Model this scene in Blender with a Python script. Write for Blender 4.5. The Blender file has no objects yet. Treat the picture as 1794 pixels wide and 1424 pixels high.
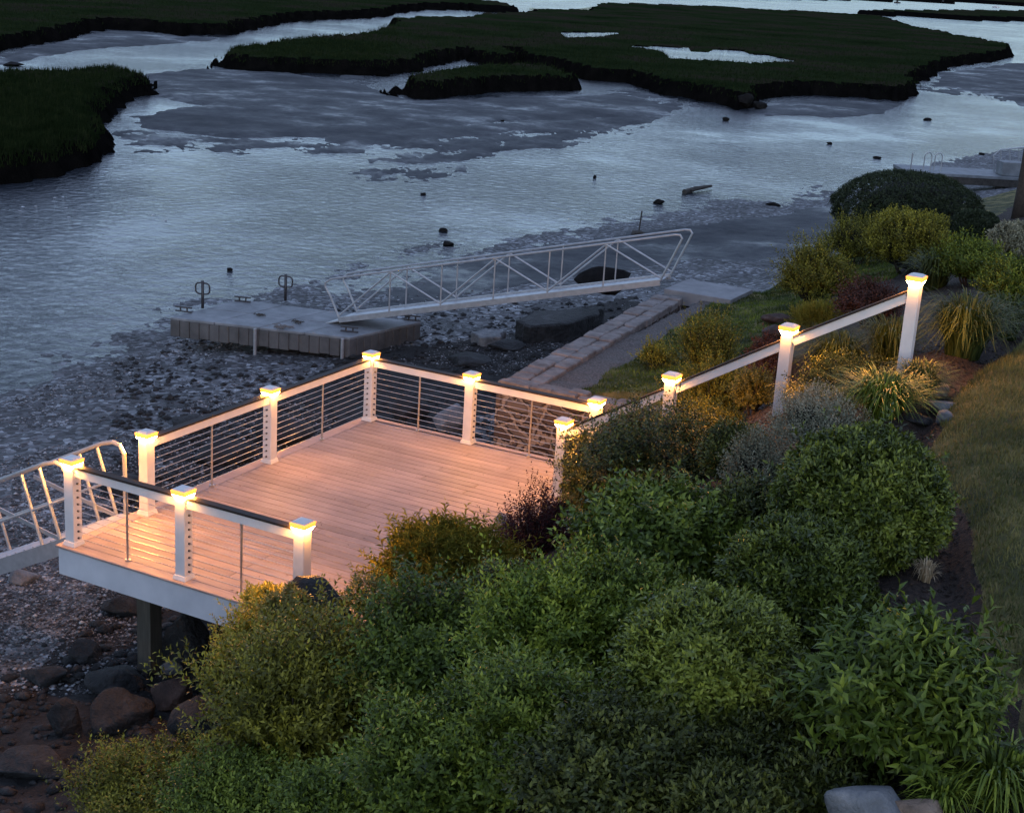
import bpy, math, random
import numpy as np
from mathutils import Vector, Matrix

# ------------------------------------------------------------------ camera
scn = bpy.context.scene
COL = scn.collection
W, H = 1794.0, 1424.0
FPX = 2599.5
CAM = np.array([11.164, -11.2118, 6.4592]); YAW, PIT, ROL = -.4806, .2938, .0619
Fv = np.array([math.sin(YAW)*math.cos(PIT), math.cos(YAW)*math.cos(PIT), -math.sin(PIT)])
_R = np.array([math.cos(YAW), -math.sin(YAW), 0.]); _U = np.cross(_R, Fv)
Rv = _R*math.cos(ROL)+_U*math.sin(ROL); Uv = -_R*math.sin(ROL)+_U*math.cos(ROL)
cam = bpy.data.cameras.new('camera'); camo = bpy.data.objects.new('camera', cam); COL.objects.link(camo)
cam.sensor_width = 36; cam.lens = 36*FPX/W; cam.clip_end = 6000; cam.clip_start = .1
M4 = Matrix.Identity(4)
for i in range(3):
    M4[i][0] = Rv[i]; M4[i][1] = Uv[i]; M4[i][2] = -Fv[i]; M4[i][3] = CAM[i]
camo.matrix_world = M4
scn.camera = camo

# ------------------------------------------------------------------ world, sun, exposure
scn.view_settings.view_transform = 'Standard'; scn.view_settings.look = 'None'
scn.view_settings.exposure = 1.38; scn.view_settings.gamma = 1
SUN_EL = math.radians(6); SUN_ROT = math.radians(152)
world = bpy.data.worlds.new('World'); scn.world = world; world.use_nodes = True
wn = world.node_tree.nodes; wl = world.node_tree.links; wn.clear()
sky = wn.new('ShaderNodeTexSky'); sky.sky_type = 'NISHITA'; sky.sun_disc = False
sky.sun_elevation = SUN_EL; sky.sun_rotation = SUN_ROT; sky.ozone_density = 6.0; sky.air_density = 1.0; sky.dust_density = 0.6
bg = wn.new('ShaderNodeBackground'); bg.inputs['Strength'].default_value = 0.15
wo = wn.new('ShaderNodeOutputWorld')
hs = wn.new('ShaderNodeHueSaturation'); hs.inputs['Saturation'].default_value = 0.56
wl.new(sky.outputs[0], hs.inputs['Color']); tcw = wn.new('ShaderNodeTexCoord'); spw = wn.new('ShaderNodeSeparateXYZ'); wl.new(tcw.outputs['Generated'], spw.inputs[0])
rw = wn.new('ShaderNodeValToRGB'); wl.new(spw.outputs['Z'], rw.inputs[0])   # sky weighted brighter overhead and low down, added for top light
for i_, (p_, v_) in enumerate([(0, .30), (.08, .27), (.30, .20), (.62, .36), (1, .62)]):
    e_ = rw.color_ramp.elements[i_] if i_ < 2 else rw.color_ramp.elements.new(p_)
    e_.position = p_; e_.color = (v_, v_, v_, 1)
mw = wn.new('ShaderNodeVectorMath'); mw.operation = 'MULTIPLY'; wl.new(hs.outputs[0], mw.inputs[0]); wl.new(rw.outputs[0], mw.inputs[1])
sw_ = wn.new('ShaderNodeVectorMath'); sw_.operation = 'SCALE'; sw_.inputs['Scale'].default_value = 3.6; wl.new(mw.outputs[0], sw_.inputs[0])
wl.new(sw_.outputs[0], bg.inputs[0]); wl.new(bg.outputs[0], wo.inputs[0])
sl = bpy.data.lights.new('sun', 'SUN'); sl.energy = 0.14; sl.angle = math.radians(15); sl.color = (1, .93, .82)
so = bpy.data.objects.new('sun', sl); COL.objects.link(so); so.rotation_euler = (math.pi/2-SUN_EL, 0, math.pi-SUN_ROT)
LAMP = 340.0

# ------------------------------------------------------------------ helpers
def un(x, y, z):
    D = Fv+Rv*(x-W/2)/FPX+Uv*(H/2-y)/FPX
    return CAM+D*(z-CAM[2])/D[2]
def unax(x, y, ax, v):
    D = Fv+Rv*(x-W/2)/FPX+Uv*(H/2-y)/FPX
    return CAM+D*(v-CAM[ax])/D[ax]

def hsh(ix, iy, iz, seed):
    h = (ix.astype(np.int64)*374761393+iy.astype(np.int64)*668265263+iz.astype(np.int64)*2147483647+seed*1274126177) & 0xffffffff
    h = ((h ^ (h >> 13))*1103515245) & 0xffffffff
    h = ((h ^ (h >> 16))*2654435761) & 0xffffffff
    return ((h ^ (h >> 15)) & 0xffffff)/float(0xffffff)
def vnoise(x, y, z=None, seed=0):
    x = np.asarray(x, float); y = np.asarray(y, float); z = np.zeros_like(x) if z is None else np.asarray(z, float)
    fx, fy, fz = np.floor(x), np.floor(y), np.floor(z)
    tx, ty, tz = x-fx, y-fy, z-fz
    tx = tx*tx*(3-2*tx); ty = ty*ty*(3-2*ty); tz = tz*tz*(3-2*tz)
    def c(a, b, d): return hsh(fx+a, fy+b, fz+d, seed)
    r0 = (c(0,0,0)*(1-tx)+c(1,0,0)*tx)*(1-ty)+(c(0,1,0)*(1-tx)+c(1,1,0)*tx)*ty
    r1 = (c(0,0,1)*(1-tx)+c(1,0,1)*tx)*(1-ty)+(c(0,1,1)*(1-tx)+c(1,1,1)*tx)*ty
    return (r0*(1-tz)+r1*tz)*2-1
def fbm(x, y, z=None, seed=0, o=4):
    r = 0; a = 1; s = 0
    for i in range(o):
        k = 2**i
        r = r+a*vnoise(np.asarray(x)*k, np.asarray(y)*k, None if z is None else np.asarray(z)*k, seed+i*17); s += a; a *= .5
    return r/s
def sstep(a, b, x):
    t = np.clip((np.asarray(x)-a)/(b-a), 0, 1); return t*t*(3-2*t)
def inpoly(px, py, poly):
    inside = np.zeros(px.shape, bool); n = len(poly)
    for i in range(n):
        x1, y1 = poly[i]; x2, y2 = poly[(i+1) % n]
        if y1 == y2: continue
        c = ((y1 > py) != (y2 > py)) & (px < (x2-x1)*(py-y1)/(y2-y1)+x1)
        inside ^= c
    return inside
def sdist(px, py, poly, cut=12.):
    """signed distance, positive inside, clamped at cut"""
    P = np.array(poly); lo = P.min(0)-cut; hi = P.max(0)+cut
    out = np.full(px.shape, -cut)
    m = (px > lo[0]) & (px < hi[0]) & (py > lo[1]) & (py < hi[1])
    if not m.any(): return out
    x = px[m]; y = py[m]; d = np.full(x.shape, cut**2)
    for i in range(len(P)):
        a = P[i]; b = P[(i+1) % len(P)]; e = b-a; L = e@e
        if L < 1e-9: continue
        t = np.clip(((x-a[0])*e[0]+(y-a[1])*e[1])/L, 0, 1)
        d = np.minimum(d, (x-a[0]-t*e[0])**2+(y-a[1]-t*e[1])**2)
    d = np.sqrt(d); out[m] = np.where(inpoly(x, y, P), d, -d)
    return out

def tag(o, label=None, cat=None, group=None, kind=None):
    if label: o['label'] = label
    if cat: o['category'] = cat
    if group: o['group'] = group
    if kind: o['kind'] = kind
    return o
def empty(name, loc, label=None, cat=None, group=None, rz=0):
    o = bpy.data.objects.new(name, None); COL.objects.link(o); o.location = loc; o.rotation_euler = (0, 0, rz)
    o.empty_display_size = .2
    return tag(o, label, cat, group)

def npmesh(name, V, F, mats, parent=None, fmat=None, attrs=None, smooth=False, loc=None):
    """V (n,3) array in WORLD coords (made relative to parent), F (m,k) array or list of tuples"""
    me = bpy.data.meshes.new(name)
    V = np.asarray(V, float)
    off = np.zeros(3)
    if parent is not None: off = world_loc(parent)
    elif loc is not None: off = np.asarray(loc, float)
    V = V-off
    if isinstance(F, np.ndarray):
        k = F.shape[1]; m = len(F)
        me.vertices.add(len(V)); me.vertices.foreach_set('co', V.astype(np.float32).ravel())
        me.loops.add(m*k); me.loops.foreach_set('vertex_index', F.astype(np.int32).ravel())
        me.polygons.add(m); me.polygons.foreach_set('loop_start', np.arange(0, m*k, k, dtype=np.int32))
        try: me.polygons.foreach_set('loop_total', np.full(m, k, dtype=np.int32))
        except Exception: pass
        me.update(calc_edges=True)
    else:
        me.from_pydata([tuple(v) for v in V], [], [tuple(int(i) for i in f) for f in F])
    for mt in (mats if isinstance(mats, (list, tuple)) else [mats]): me.materials.append(mt)
    if fmat is not None: me.polygons.foreach_set('material_index', np.asarray(fmat, dtype=np.int32))
    if smooth: me.polygons.foreach_set('use_smooth', np.ones(len(me.polygons), bool))
    if attrs:
        for n, a in attrs.items():
            at = me.attributes.new(n, 'FLOAT', 'POINT'); at.data.foreach_set('value', np.asarray(a, dtype=np.float32))
    me.validate(); me.update()
    o = bpy.data.objects.new(name, me); COL.objects.link(o)
    if parent is not None: o.parent = parent
    else: o.location = tuple(off)
    WL[o.name] = off
    return o
WL = {}
def world_loc(o):
    l = np.zeros(3)
    while o is not None:
        l = l+np.array(o.location); o = o.parent
    return l

class MB:
    def __init__(s): s.v = []; s.f = []; s.m = []; s.n = 0
    def add(s, V, F, mi=0):
        V = np.asarray(V, float)
        s.v.append(V); s.f += [tuple(i+s.n for i in f) for f in F]; s.m += [mi]*len(F); s.n += len(V)
    def box(s, x0, x1, y0, y1, z0, z1, mi=0):
        V = [(x0,y0,z0),(x1,y0,z0),(x1,y1,z0),(x0,y1,z0),(x0,y0,z1),(x1,y0,z1),(x1,y1,z1),(x0,y1,z1)]
        s.add(V, [(0,3,2,1),(4,5,6,7),(0,1,5,4),(1,2,6,5),(2,3,7,6),(3,0,4,7)], mi)
    def hexa(s, V, mi=0):
        s.add(V, [(0,3,2,1),(4,5,6,7),(0,1,5,4),(1,2,6,5),(2,3,7,6),(3,0,4,7)], mi)
    def bar(s, a, b, w, h, mi=0, up=(0,0,1), dz=0):
        """rectangular bar from a to b (centre line); w sideways, h along up"""
        a = np.array(a, float); b = np.array(b, float); d = b-a; d /= np.linalg.norm(d)
        u = np.array(up, float); sd = np.cross(d, u); sd /= np.linalg.norm(sd); u = np.cross(sd, d)
        c = [(-1,-1),(1,-1),(1,1),(-1,1)]
        V = [a+sd*w/2*i+u*(h/2*j+dz) for i, j in c]+[b+sd*w/2*i+u*(h/2*j+dz) for i, j in c]
        s.add(V, [(3,2,1,0),(4,5,6,7),(0,1,5,4),(1,2,6,5),(2,3,7,6),(3,0,4,7)], mi)
    def tube(s, pts, r, seg=8, mi=0, cap=True):
        P = np.array(pts, float); n = len(P); rr = np.broadcast_to(np.array(r, float), (n,))
        T = np.gradient(P, axis=0); T /= np.linalg.norm(T, axis=1)[:, None]+1e-12
        ref = np.array([0,0,1.]) if abs(T[0][2]) < .9 else np.array([1.,0,0])
        V = []
        for i in range(n):
            a = np.cross(T[i], ref); 
            if np.linalg.norm(a) < 1e-3: a = np.cross(T[i], np.array([1.,0.1,0]))
            a /= np.linalg.norm(a); b = np.cross(T[i], a); ref = -b if np.dot(-b, ref) > 0 else b
            ref = ref
            for k in range(seg):
                t = 2*math.pi*k/seg; V.append(P[i]+rr[i]*(a*math.cos(t)+b*math.sin(t)))
        F = []
        for i in range(n-1):
            for k in range(seg):
                k2 = (k+1) % seg; F.append((i*seg+k, i*seg+k2, (i+1)*seg+k2, (i+1)*seg+k))
        if cap: F += [tuple(range(seg))[::-1], tuple((n-1)*seg+k for k in range(seg))]
        s.add(V, F, mi)
    def build(s, name, mats, parent=None, bevel=0, smooth=False, loc=None):
        V = np.concatenate(s.v)
        if parent is None and loc is None: loc = np.array([V[:,0].mean(), V[:,1].mean(), V[:,2].min()])
        o = npmesh(name, V, s.f, mats, parent, fmat=s.m, loc=loc, smooth=smooth)
        if bevel:
            b = o.modifiers.new('bevel', 'BEVEL'); b.width = bevel; b.segments = 2; b.limit_method = 'ANGLE'; b.harden_normals = False
        return o

# ------------------------------------------------------------------ materials
def mat(name):
    m = bpy.data.materials.new(name); m.use_nodes = True
    nt = m.node_tree; return m, nt.nodes, nt.links, nt.nodes['Principled BSDF']
def sset(b, **k):
    for n, v in k.items():
        n = n.replace('_', ' ')
        if n in b.inputs: b.inputs[n].default_value = v
def c4(c): return (c[0], c[1], c[2], 1)
def noise(n, l, scale, detail=6, rough=.6, obj=True, stretch=None, dist=0):
    tc = n.new('ShaderNodeTexCoord'); t = n.new('ShaderNodeTexNoise')
    t.inputs['Scale'].default_value = scale; t.inputs['Detail'].default_value = detail; t.inputs['Roughness'].default_value = rough
    t.inputs['Distortion'].default_value = dist
    src = tc.outputs['Object']
    if stretch:
        mp = n.new('ShaderNodeMapping'); mp.inputs['Scale'].default_value = stretch[:3]
        if len(stretch) > 3: mp.inputs['Rotation'].default_value = (0, 0, stretch[3])
        l.new(src, mp.inputs[0]); src = mp.outputs[0]
    l.new(src, t.inputs['Vector']); return t
def ramp(n, l, src, stops, interp='LINEAR'):
    r = n.new('ShaderNodeValToRGB'); r.color_ramp.interpolation = interp
    e = r.color_ramp.elements
    while len(e) < len(stops): e.new(.5)
    for i, (p, c) in enumerate(stops):
        e[i].position = p; e[i].color = c4(c) if hasattr(c, '__len__') else (c, c, c, 1)
    l.new(src, r.inputs[0]); return r
def bump(n, l, src, strength, dist=.02, prev=None):
    b = n.new('ShaderNodeBump'); b.inputs['Strength'].default_value = strength; b.inputs['Distance'].default_value = dist
    l.new(src, b.inputs['Height'])
    if prev: l.new(prev.outputs[0], b.inputs['Normal'])
    return b
def mat_noise(name, stops, scale, rough=.8, bscale=None, bstr=.4, bdist=.02, stretch=None, metal=0, detail=6, rstops=None, spec=None):
    m, n, l, b = mat(name)
    t = noise(n, l, scale, detail, stretch=stretch); r = ramp(n, l, t.outputs[0], stops); l.new(r.outputs[0], b.inputs['Base Color'])
    b.inputs['Roughness'].default_value = rough; b.inputs['Metallic'].default_value = metal
    if spec is not None: b.inputs['Specular IOR Level'].default_value = spec
    if rstops: rr = ramp(n, l, t.outputs[0], rstops); l.new(rr.outputs[0], b.inputs['Roughness'])
    if bstr:
        t2 = noise(n, l, bscale or scale*3, 8, stretch=stretch); bb = bump(n, l, t2.outputs[0], bstr, bdist); l.new(bb.outputs[0], b.inputs['Normal'])
    return m
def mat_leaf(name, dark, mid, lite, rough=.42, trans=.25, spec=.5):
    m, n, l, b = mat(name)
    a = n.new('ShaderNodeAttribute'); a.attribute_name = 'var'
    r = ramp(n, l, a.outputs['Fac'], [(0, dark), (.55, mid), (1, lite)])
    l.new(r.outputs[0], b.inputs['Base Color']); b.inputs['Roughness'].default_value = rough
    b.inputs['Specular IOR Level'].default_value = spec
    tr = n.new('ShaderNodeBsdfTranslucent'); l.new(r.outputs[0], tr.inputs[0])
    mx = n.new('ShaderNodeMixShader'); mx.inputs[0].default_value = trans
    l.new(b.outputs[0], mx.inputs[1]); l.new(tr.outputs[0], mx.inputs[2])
    l.new(mx.outputs[0], n['Material Output'].inputs['Surface'])
    return m

M = {}
M['white'] = mat_noise('white_vinyl', [(.3, (.60,.60,.61)), (.7, (.70,.70,.70))], 6, .42, 30, .06, .002)
M['fascia'] = mat_noise('fascia_board', [(.3, (.50,.52,.56)), (.7, (.62,.64,.68))], 3, .45, 20, .1, .003)
M['railcap'] = mat_noise('rail_cap_board', [(.3, (.018,.014,.013)), (.7, (.034,.027,.024))], 20, .6, 60, .2, .002, spec=.25)
M['steel'] = mat_noise('stainless_steel', [(.3, (.45,.44,.43)), (.7, (.6,.58,.56))], 30, .35, 80, 0, metal=.9)
M['alu'] = mat_noise('weathered_aluminium', [(.3, (.36,.375,.39)), (.7, (.50,.52,.54))], 8, .42, 40, .1, .002, metal=.55)
M['darkmetal'] = mat_noise('dark_metal', [(.3, (.03,.03,.035)), (.7, (.06,.06,.065))], 20, .5, 50, .2, .003)
M['piling'] = mat_noise('treated_timber', [(.3, (.05,.048,.038)), (.7, (.11,.1,.08))], 8, .85, 30, .5, .01, stretch=(3,3,.3))
M['twig'] = mat_noise('bark', [(.3, (.03,.022,.016)), (.7, (.07,.052,.038))], 15, .85, 40, .5, .01)
M['core'] = mat_noise('shrub_gap_shade', [(.3, (.004,.0045,.003)), (.7, (.012,.012,.008))], 15, .95, 30, .8, .03)  # near-black colour standing in for the shade inside shrubs
m, n, l, b = mat('decking'); M['deck'] = m
a = n.new('ShaderNodeAttribute'); a.attribute_name = 'var'
t = noise(n, l, 6, 8, stretch=(.6, 14, 4)); r1 = ramp(n, l, t.outputs[0], [(.3, (.26,.205,.19)), (.5, (.34,.275,.26)), (.7, (.42,.345,.325))])
mx = n.new('ShaderNodeMixRGB'); mx.blend_type = 'MULTIPLY'; mx.inputs[0].default_value = 1
r2 = ramp(n, l, a.outputs['Fac'], [(0, (.78,.77,.76)), (.5, (.93,.93,.93)), (1, (1.05,1.02,1.0))])
l.new(r1.outputs[0], mx.inputs[1]); l.new(r2.outputs[0], mx.inputs[2])
t3 = noise(n, l, 1.3, 5); r3 = ramp(n, l, t3.outputs[0], [(.35, (.74,.74,.75)), (.6, (1,1,1))])
mx2 = n.new('ShaderNodeMixRGB'); mx2.blend_type = 'MULTIPLY'; mx2.inputs[0].default_value = 1
l.new(mx.outputs[0], mx2.inputs[1]); l.new(r3.outputs[0], mx2.inputs[2]); l.new(mx2.outputs[0], b.inputs['Base Color'])
b.inputs['Roughness'].default_value = .6
bb = bump(n, l, t.outputs[0], .25, .003); l.new(bb.outputs[0], b.inputs['Normal'])
m, n, l, b = mat('lamp_lens'); M['lens'] = m
b.inputs['Base Color'].default_value = (.9,.8,.6,1); b.inputs['Emission Color'].default_value = (1, .385, .07, 1); b.inputs['Emission Strength'].default_value = LAMP

m, n, l, b = mat('lamp_bloom_rim'); M['rim'] = m
b.inputs['Base Color'].default_value = (.9,.6,.2,1); b.inputs['Emission Color'].default_value = (1, .25, .02, 1); b.inputs['Emission Strength'].default_value = .95  # amber glow band added to imitate the lamp's bloom
# water
m, n, l, b = mat('river_water'); M['water'] = m
sset(b, Roughness=.1, IOR=1.33); b.inputs['Base Color'].default_value = (.03,.036,.045,1)
t = noise(n, l, 2.6, 4, .62, dist=.6); t2 = noise(n, l, .09, 4)
mul = n.new('ShaderNodeMath'); mul.operation = 'MULTIPLY'; l.new(t.outputs[0], mul.inputs[0])
rr = ramp(n, l, t2.outputs[0], [(.36, .2), (.58, 1)]); l.new(rr.outputs[0], mul.inputs[1])
bb = bump(n, l, mul.outputs[0], 1.0, .11); l.new(bb.outputs[0], b.inputs['Normal'])
# mud
m, n, l, b = mat('wet_mud'); M['mud'] = m
t = noise(n, l, .35, 8, .65); r = ramp(n, l, t.outputs[0], [(.3, (.022,.025,.03)), (.55, (.038,.042,.048)), (.75, (.06,.062,.064))])
l.new(r.outputs[0], b.inputs['Base Color'])
t2 = noise(n, l, .22, 8, .7); rr = ramp(n, l, t2.outputs[0], [(.36, .3), (.46, .6), (.65, .85)]); l.new(rr.outputs[0], b.inputs['Roughness']); b.inputs['Specular IOR Level'].default_value = .3
t3 = noise(n, l, 4, 8, .7); bb = bump(n, l, t3.outputs[0], .7, .06); l.new(bb.outputs[0], b.inputs['Normal'])
# marsh
M['marsh'] = mat_noise('marsh_turf', [(.3, (.009,.016,.006)), (.48, (.020,.030,.012)), (.6, (.034,.028,.020)), (.72, (.026,.042,.013))], .09, .95, 3, 1, .25, detail=9, spec=.0)
M['peat'] = mat_noise('peat_bank', [(.3, (.003,.003,.003)), (.7, (.008,.007,.006))], .8, .95, 4, 1, .15, spec=.0)
# beach cobbles
m, n, l, b = mat('cobble_beach'); M['beach'] = m
tc = n.new('ShaderNodeTexCoord'); v = n.new('ShaderNodeTexVoronoi'); v.inputs['Scale'].default_value = 9; v.inputs['Randomness'].default_value = 1
wp = noise(n, l, 5, 3); add = n.new('ShaderNodeMixRGB'); add.blend_type = 'ADD'; add.inputs[0].default_value = .12
l.new(tc.outputs['Object'], add.inputs[1]); l.new(wp.outputs[1], add.inputs[2]); l.new(add.outputs[0], v.inputs['Vector'])
sp = n.new('ShaderNodeSeparateColor'); l.new(v.outputs['Color'], sp.inputs[0])
r = ramp(n, l, sp.outputs[0], [(0, (.04,.04,.042)), (.45, (.085,.086,.09)), (.8, (.17,.175,.185)), (1, (.38,.4,.42))])
t = noise(n, l, .5, 6, .65); r2 = ramp(n, l, t.outputs[0], [(.38, .5), (.62, 1.25)])
mx = n.new('ShaderNodeMixRGB'); mx.blend_type = 'MULTIPLY'; mx.inputs[0].default_value = 1
l.new(r.outputs[0], mx.inputs[1]); l.new(r2.outputs[0], mx.inputs[2]); l.new(mx.outputs[0], b.inputs['Base Color'])
b.inputs['Roughness'].default_value = .7
inv = ramp(n, l, v.outputs['Distance'], [(0, 1), (.7, 0)]); bb = bump(n, l, inv.outputs[0], 1, .06)
t4 = noise(n, l, 40, 6); bb2 = bump(n, l, t4.outputs[0], .5, .02, bb); l.new(bb2.outputs[0], b.inputs['Normal'])
M['soil'] = mat_noise('dark_soil', [(.3, (.006,.006,.006)), (.5, (.012,.011,.0105)), (.72, (.034,.031,.029))], 5, .9, 14, 1, .06, detail=10)
M['mulch'] = mat_noise('bark_mulch', [(.3, (.012,.008,.006)), (.5, (.032,.021,.015)), (.72, (.085,.055,.038))], 22, .9, 40, 1, .04, detail=10)
M['lawn'] = mat_noise('lawn_turf', [(.35, (.03,.04,.012)), (.5, (.10,.10,.03)), (.62, (.24,.20,.07))], 2, .9, 50, 1, .05, detail=10)
M['gravel'] = mat_noise('gravel_strip', [(.3, (.05,.045,.042)), (.5, (.12,.105,.095)), (.72, (.24,.21,.19))], 30, .85, 35, 1, .04, detail=6)
# stone masonry
m, n, l, b = mat('stone_masonry'); M['masonry'] = m
tc = n.new('ShaderNodeTexCoord'); wp = noise(n, l, 3, 4); add = n.new('ShaderNodeMixRGB'); add.blend_type = 'ADD'; add.inputs[0].default_value = .34
l.new(tc.outputs['Object'], add.inputs[1]); l.new(wp.outputs[1], add.inputs[2])
mp = n.new('ShaderNodeMapping'); mp.inputs['Scale'].default_value = (1, 1, 1.5); l.new(add.outputs[0], mp.inputs[0])
v = n.new('ShaderNodeTexVoronoi'); v.feature = 'DISTANCE_TO_EDGE'; v.inputs['Scale'].default_value = 2.7; l.new(mp.outputs[0], v.inputs['Vector'])
v2 = n.new('ShaderNodeTexVoronoi'); v2.inputs['Scale'].default_value = 2.7; l.new(mp.outputs[0], v2.inputs['Vector'])
sp = n.new('ShaderNodeSeparateColor'); l.new(v2.outputs['Color'], sp.inputs[0])
r = ramp(n, l, sp.outputs[0], [(0, (.05,.036,.03)), (.5, (.1,.072,.058)), (1, (.16,.13,.11))])
mk = ramp(n, l, v.outputs['Distance'], [(.04, 1), (.075, 0)])
mx = n.new('ShaderNodeMixRGB'); l.new(mk.outputs[0], mx.inputs[0]); l.new(r.outputs[0], mx.inputs[1]); mx.inputs[2].default_value = (.3,.25,.21,1)
l.new(mx.outputs[0], b.inputs['Base Color']); b.inputs['Roughness'].default_value = .85
h = ramp(n, l, v.outputs['Distance'], [(.04, 0), (.16, 1)]); bb = bump(n, l, h.outputs[0], 1, .05)
t4 = noise(n, l, 18, 6); bb2 = bump(n, l, t4.outputs[0], .6, .03, bb); l.new(bb2.outputs[0], b.inputs['Normal'])
M['coping'] = mat_noise('coping_stone', [(.3, (.12,.10,.09)), (.5, (.21,.185,.17)), (.72, (.32,.29,.27))], 4, .85, 20, 1, .03, detail=10)
M['mortar'] = mat_noise('mortar', [(.3, (.14,.12,.11)), (.7, (.22,.2,.18))], 10, .9, 40, .8, .02)
M['concrete'] = mat_noise('concrete', [(.3, (.20,.205,.21)), (.7, (.30,.305,.31))], 3, .8, 40, .4, .01)
M['rock_dark'] = mat_noise('dark_rock', [(.3, (.008,.009,.010)), (.5, (.02,.0205,.021)), (.72, (.06,.062,.065))], 3, .75, 9, 1, .10, detail=10)
M['rock_grey'] = mat_noise('grey_granite', [(.3, (.09,.095,.1)), (.5, (.17,.18,.19)), (.72, (.3,.3,.3))], 5, .75, 25, .9, .03, detail=10)
M['rock_tan'] = mat_noise('tan_granite', [(.3, (.12,.085,.06)), (.5, (.25,.18,.13)), (.72, (.38,.3,.23))], 4, .8, 22, .9, .03, detail=10)
M['rock_red'] = mat_noise('rusty_rock', [(.3, (.03,.018,.014)), (.5, (.07,.04,.03)), (.72, (.14,.09,.07))], 4, .8, 22, .9, .03, detail=10)
M['rock_black'] = mat_noise('black_wet_rock', [(.3, (.006,.006,.006)), (.7, (.018,.016,.015))], 3, .85, 10, .8, .05, spec=.1)
M['float'] = mat_noise('grey_float_plastic', [(.3, (.13,.14,.15)), (.5, (.19,.205,.215)), (.72, (.27,.285,.3))], 2.5, .6, 30, .4, .01)
M['floatside'] = mat_noise('muddy_float_side', [(.3, (.06,.06,.06)), (.7, (.13,.13,.13))], 2.5, .7, 30, .4, .01)
M['wood'] = mat_noise('weathered_wood', [(.3, (.03,.026,.022)), (.7, (.08,.07,.06))], 6, .85, 30, .6, .01)
M['hullwhite'] = mat_noise('white_hull', [(.3, (.7,.7,.7)), (.7, (.8,.8,.8))], 6, .4, 30, 0)
M['whitish'] = mat_noise('fleck_white', [(.3, (.6,.62,.65)), (.7, (.7,.7,.72))], 9, .7, 30, .4, .02)

# ------------------------------------------------------------------ terrain
WATER = -2.4
TAB = {  # profiles z(x) at given y
 -4: [(-60,-2.7),(-11.5,-2.4),(0,-1.8),(2,-1.65),(3.5,-.95),(5,-.1),(7.3,.95),(8.8,1.55),(10.2,2.0),(12,2.35),(30,2.8)],
 0:  [(-60,-2.7),(-11.5,-2.4),(0,-1.78),(1.6,-1.55),(2.8,-1.0),(3.9,-.35),(5.2,.55),(7.3,1.55),(8.8,2.1),(9.6,2.3),(12,2.5),(30,3)],
 4.7:[(-60,-2.7),(-11.5,-2.4),(0,-1.8),(1.6,-1.55),(2.8,-1.0),(3.7,-.25),(5,.7),(6.3,1.6),(7.7,2.35),(8.6,2.5),(12,2.7),(30,3)],
 8.6:[(-60,-2.7),(-11,-2.4),(0,-1.8),(1.,-1.6),(2.8,-1.3),(3.9,-.7),(4.6,.35),(5.6,1.1),(6.5,1.75),(7.7,2.3),(9,2.5),(12,2.7),(30,3)],
 9.0:[(-60,-2.7),(-11,-2.4),(-.05,-1.75),(.75,-1.7),(.8,-.02),(2.2,.06),(3.3,.3),(4.8,1.0),(6.3,1.75),(7.7,2.3),(9,2.5),(12,2.7),(30,3)],
 17.9:[(-60,-2.7),(-10.8,-2.4),(-.6,-1.6),(.1,-1.5),(.12,.0),(2.0,.08),(3.2,.35),(4.8,1.0),(6.3,1.75),(7.7,2.2),(9,2.4),(12,2.7),(30,3)],
 18.6:[(-60,-2.7),(-10.8,-2.4),(-1.5,-1.9),(.3,-1.2),(1.4,-.1),(3.2,.35),(4.8,1.0),(6.3,1.6),(9,2.3),(12,2.7),(30,3)],
 30: [(-60,-2.7),(-10.4,-2.4),(-2.5,-2.0),(-.3,-1.3),(1.6,.2),(3.5,.6),(6,1.4),(9,2.2),(12,2.7),(30,3)],
 50: [(-60,-2.7),(-6.2,-2.4),(-2,-2.0),(1,-1.4),(3.2,0),(6,1),(9,2),(12,2.7),(30,3)],
 90: [(-60,-2.7),(-2,-2.45),(3,-2.1),(6,-1.4),(9,0),(14,1),(30,3)],
}
TY = sorted(TAB)
def land_z(x, y):
    x = np.asarray(x, float); y = np.asarray(y, float)
    Z = [np.interp(x, [p[0] for p in TAB[k]], [p[1] for p in TAB[k]]) for k in TY]
    out = np.array(Z[0]); 
    for i in range(len(TY)-1):
        t = np.clip((y-TY[i])/(TY[i+1]-TY[i]), 0, 1)
        out = np.where(y > TY[i], Z[i]*(1-t)+Z[i+1]*t, out)
    return out
def wpx(pts, z=WATER):
    r = []
    for p in pts:
        zz = {'b': WATER, 't': -1.35}.get(p[2], z) if len(p) > 2 else z
        q = un(p[0], p[1], zz); r.append((q[0], q[1]))
    return r
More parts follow.
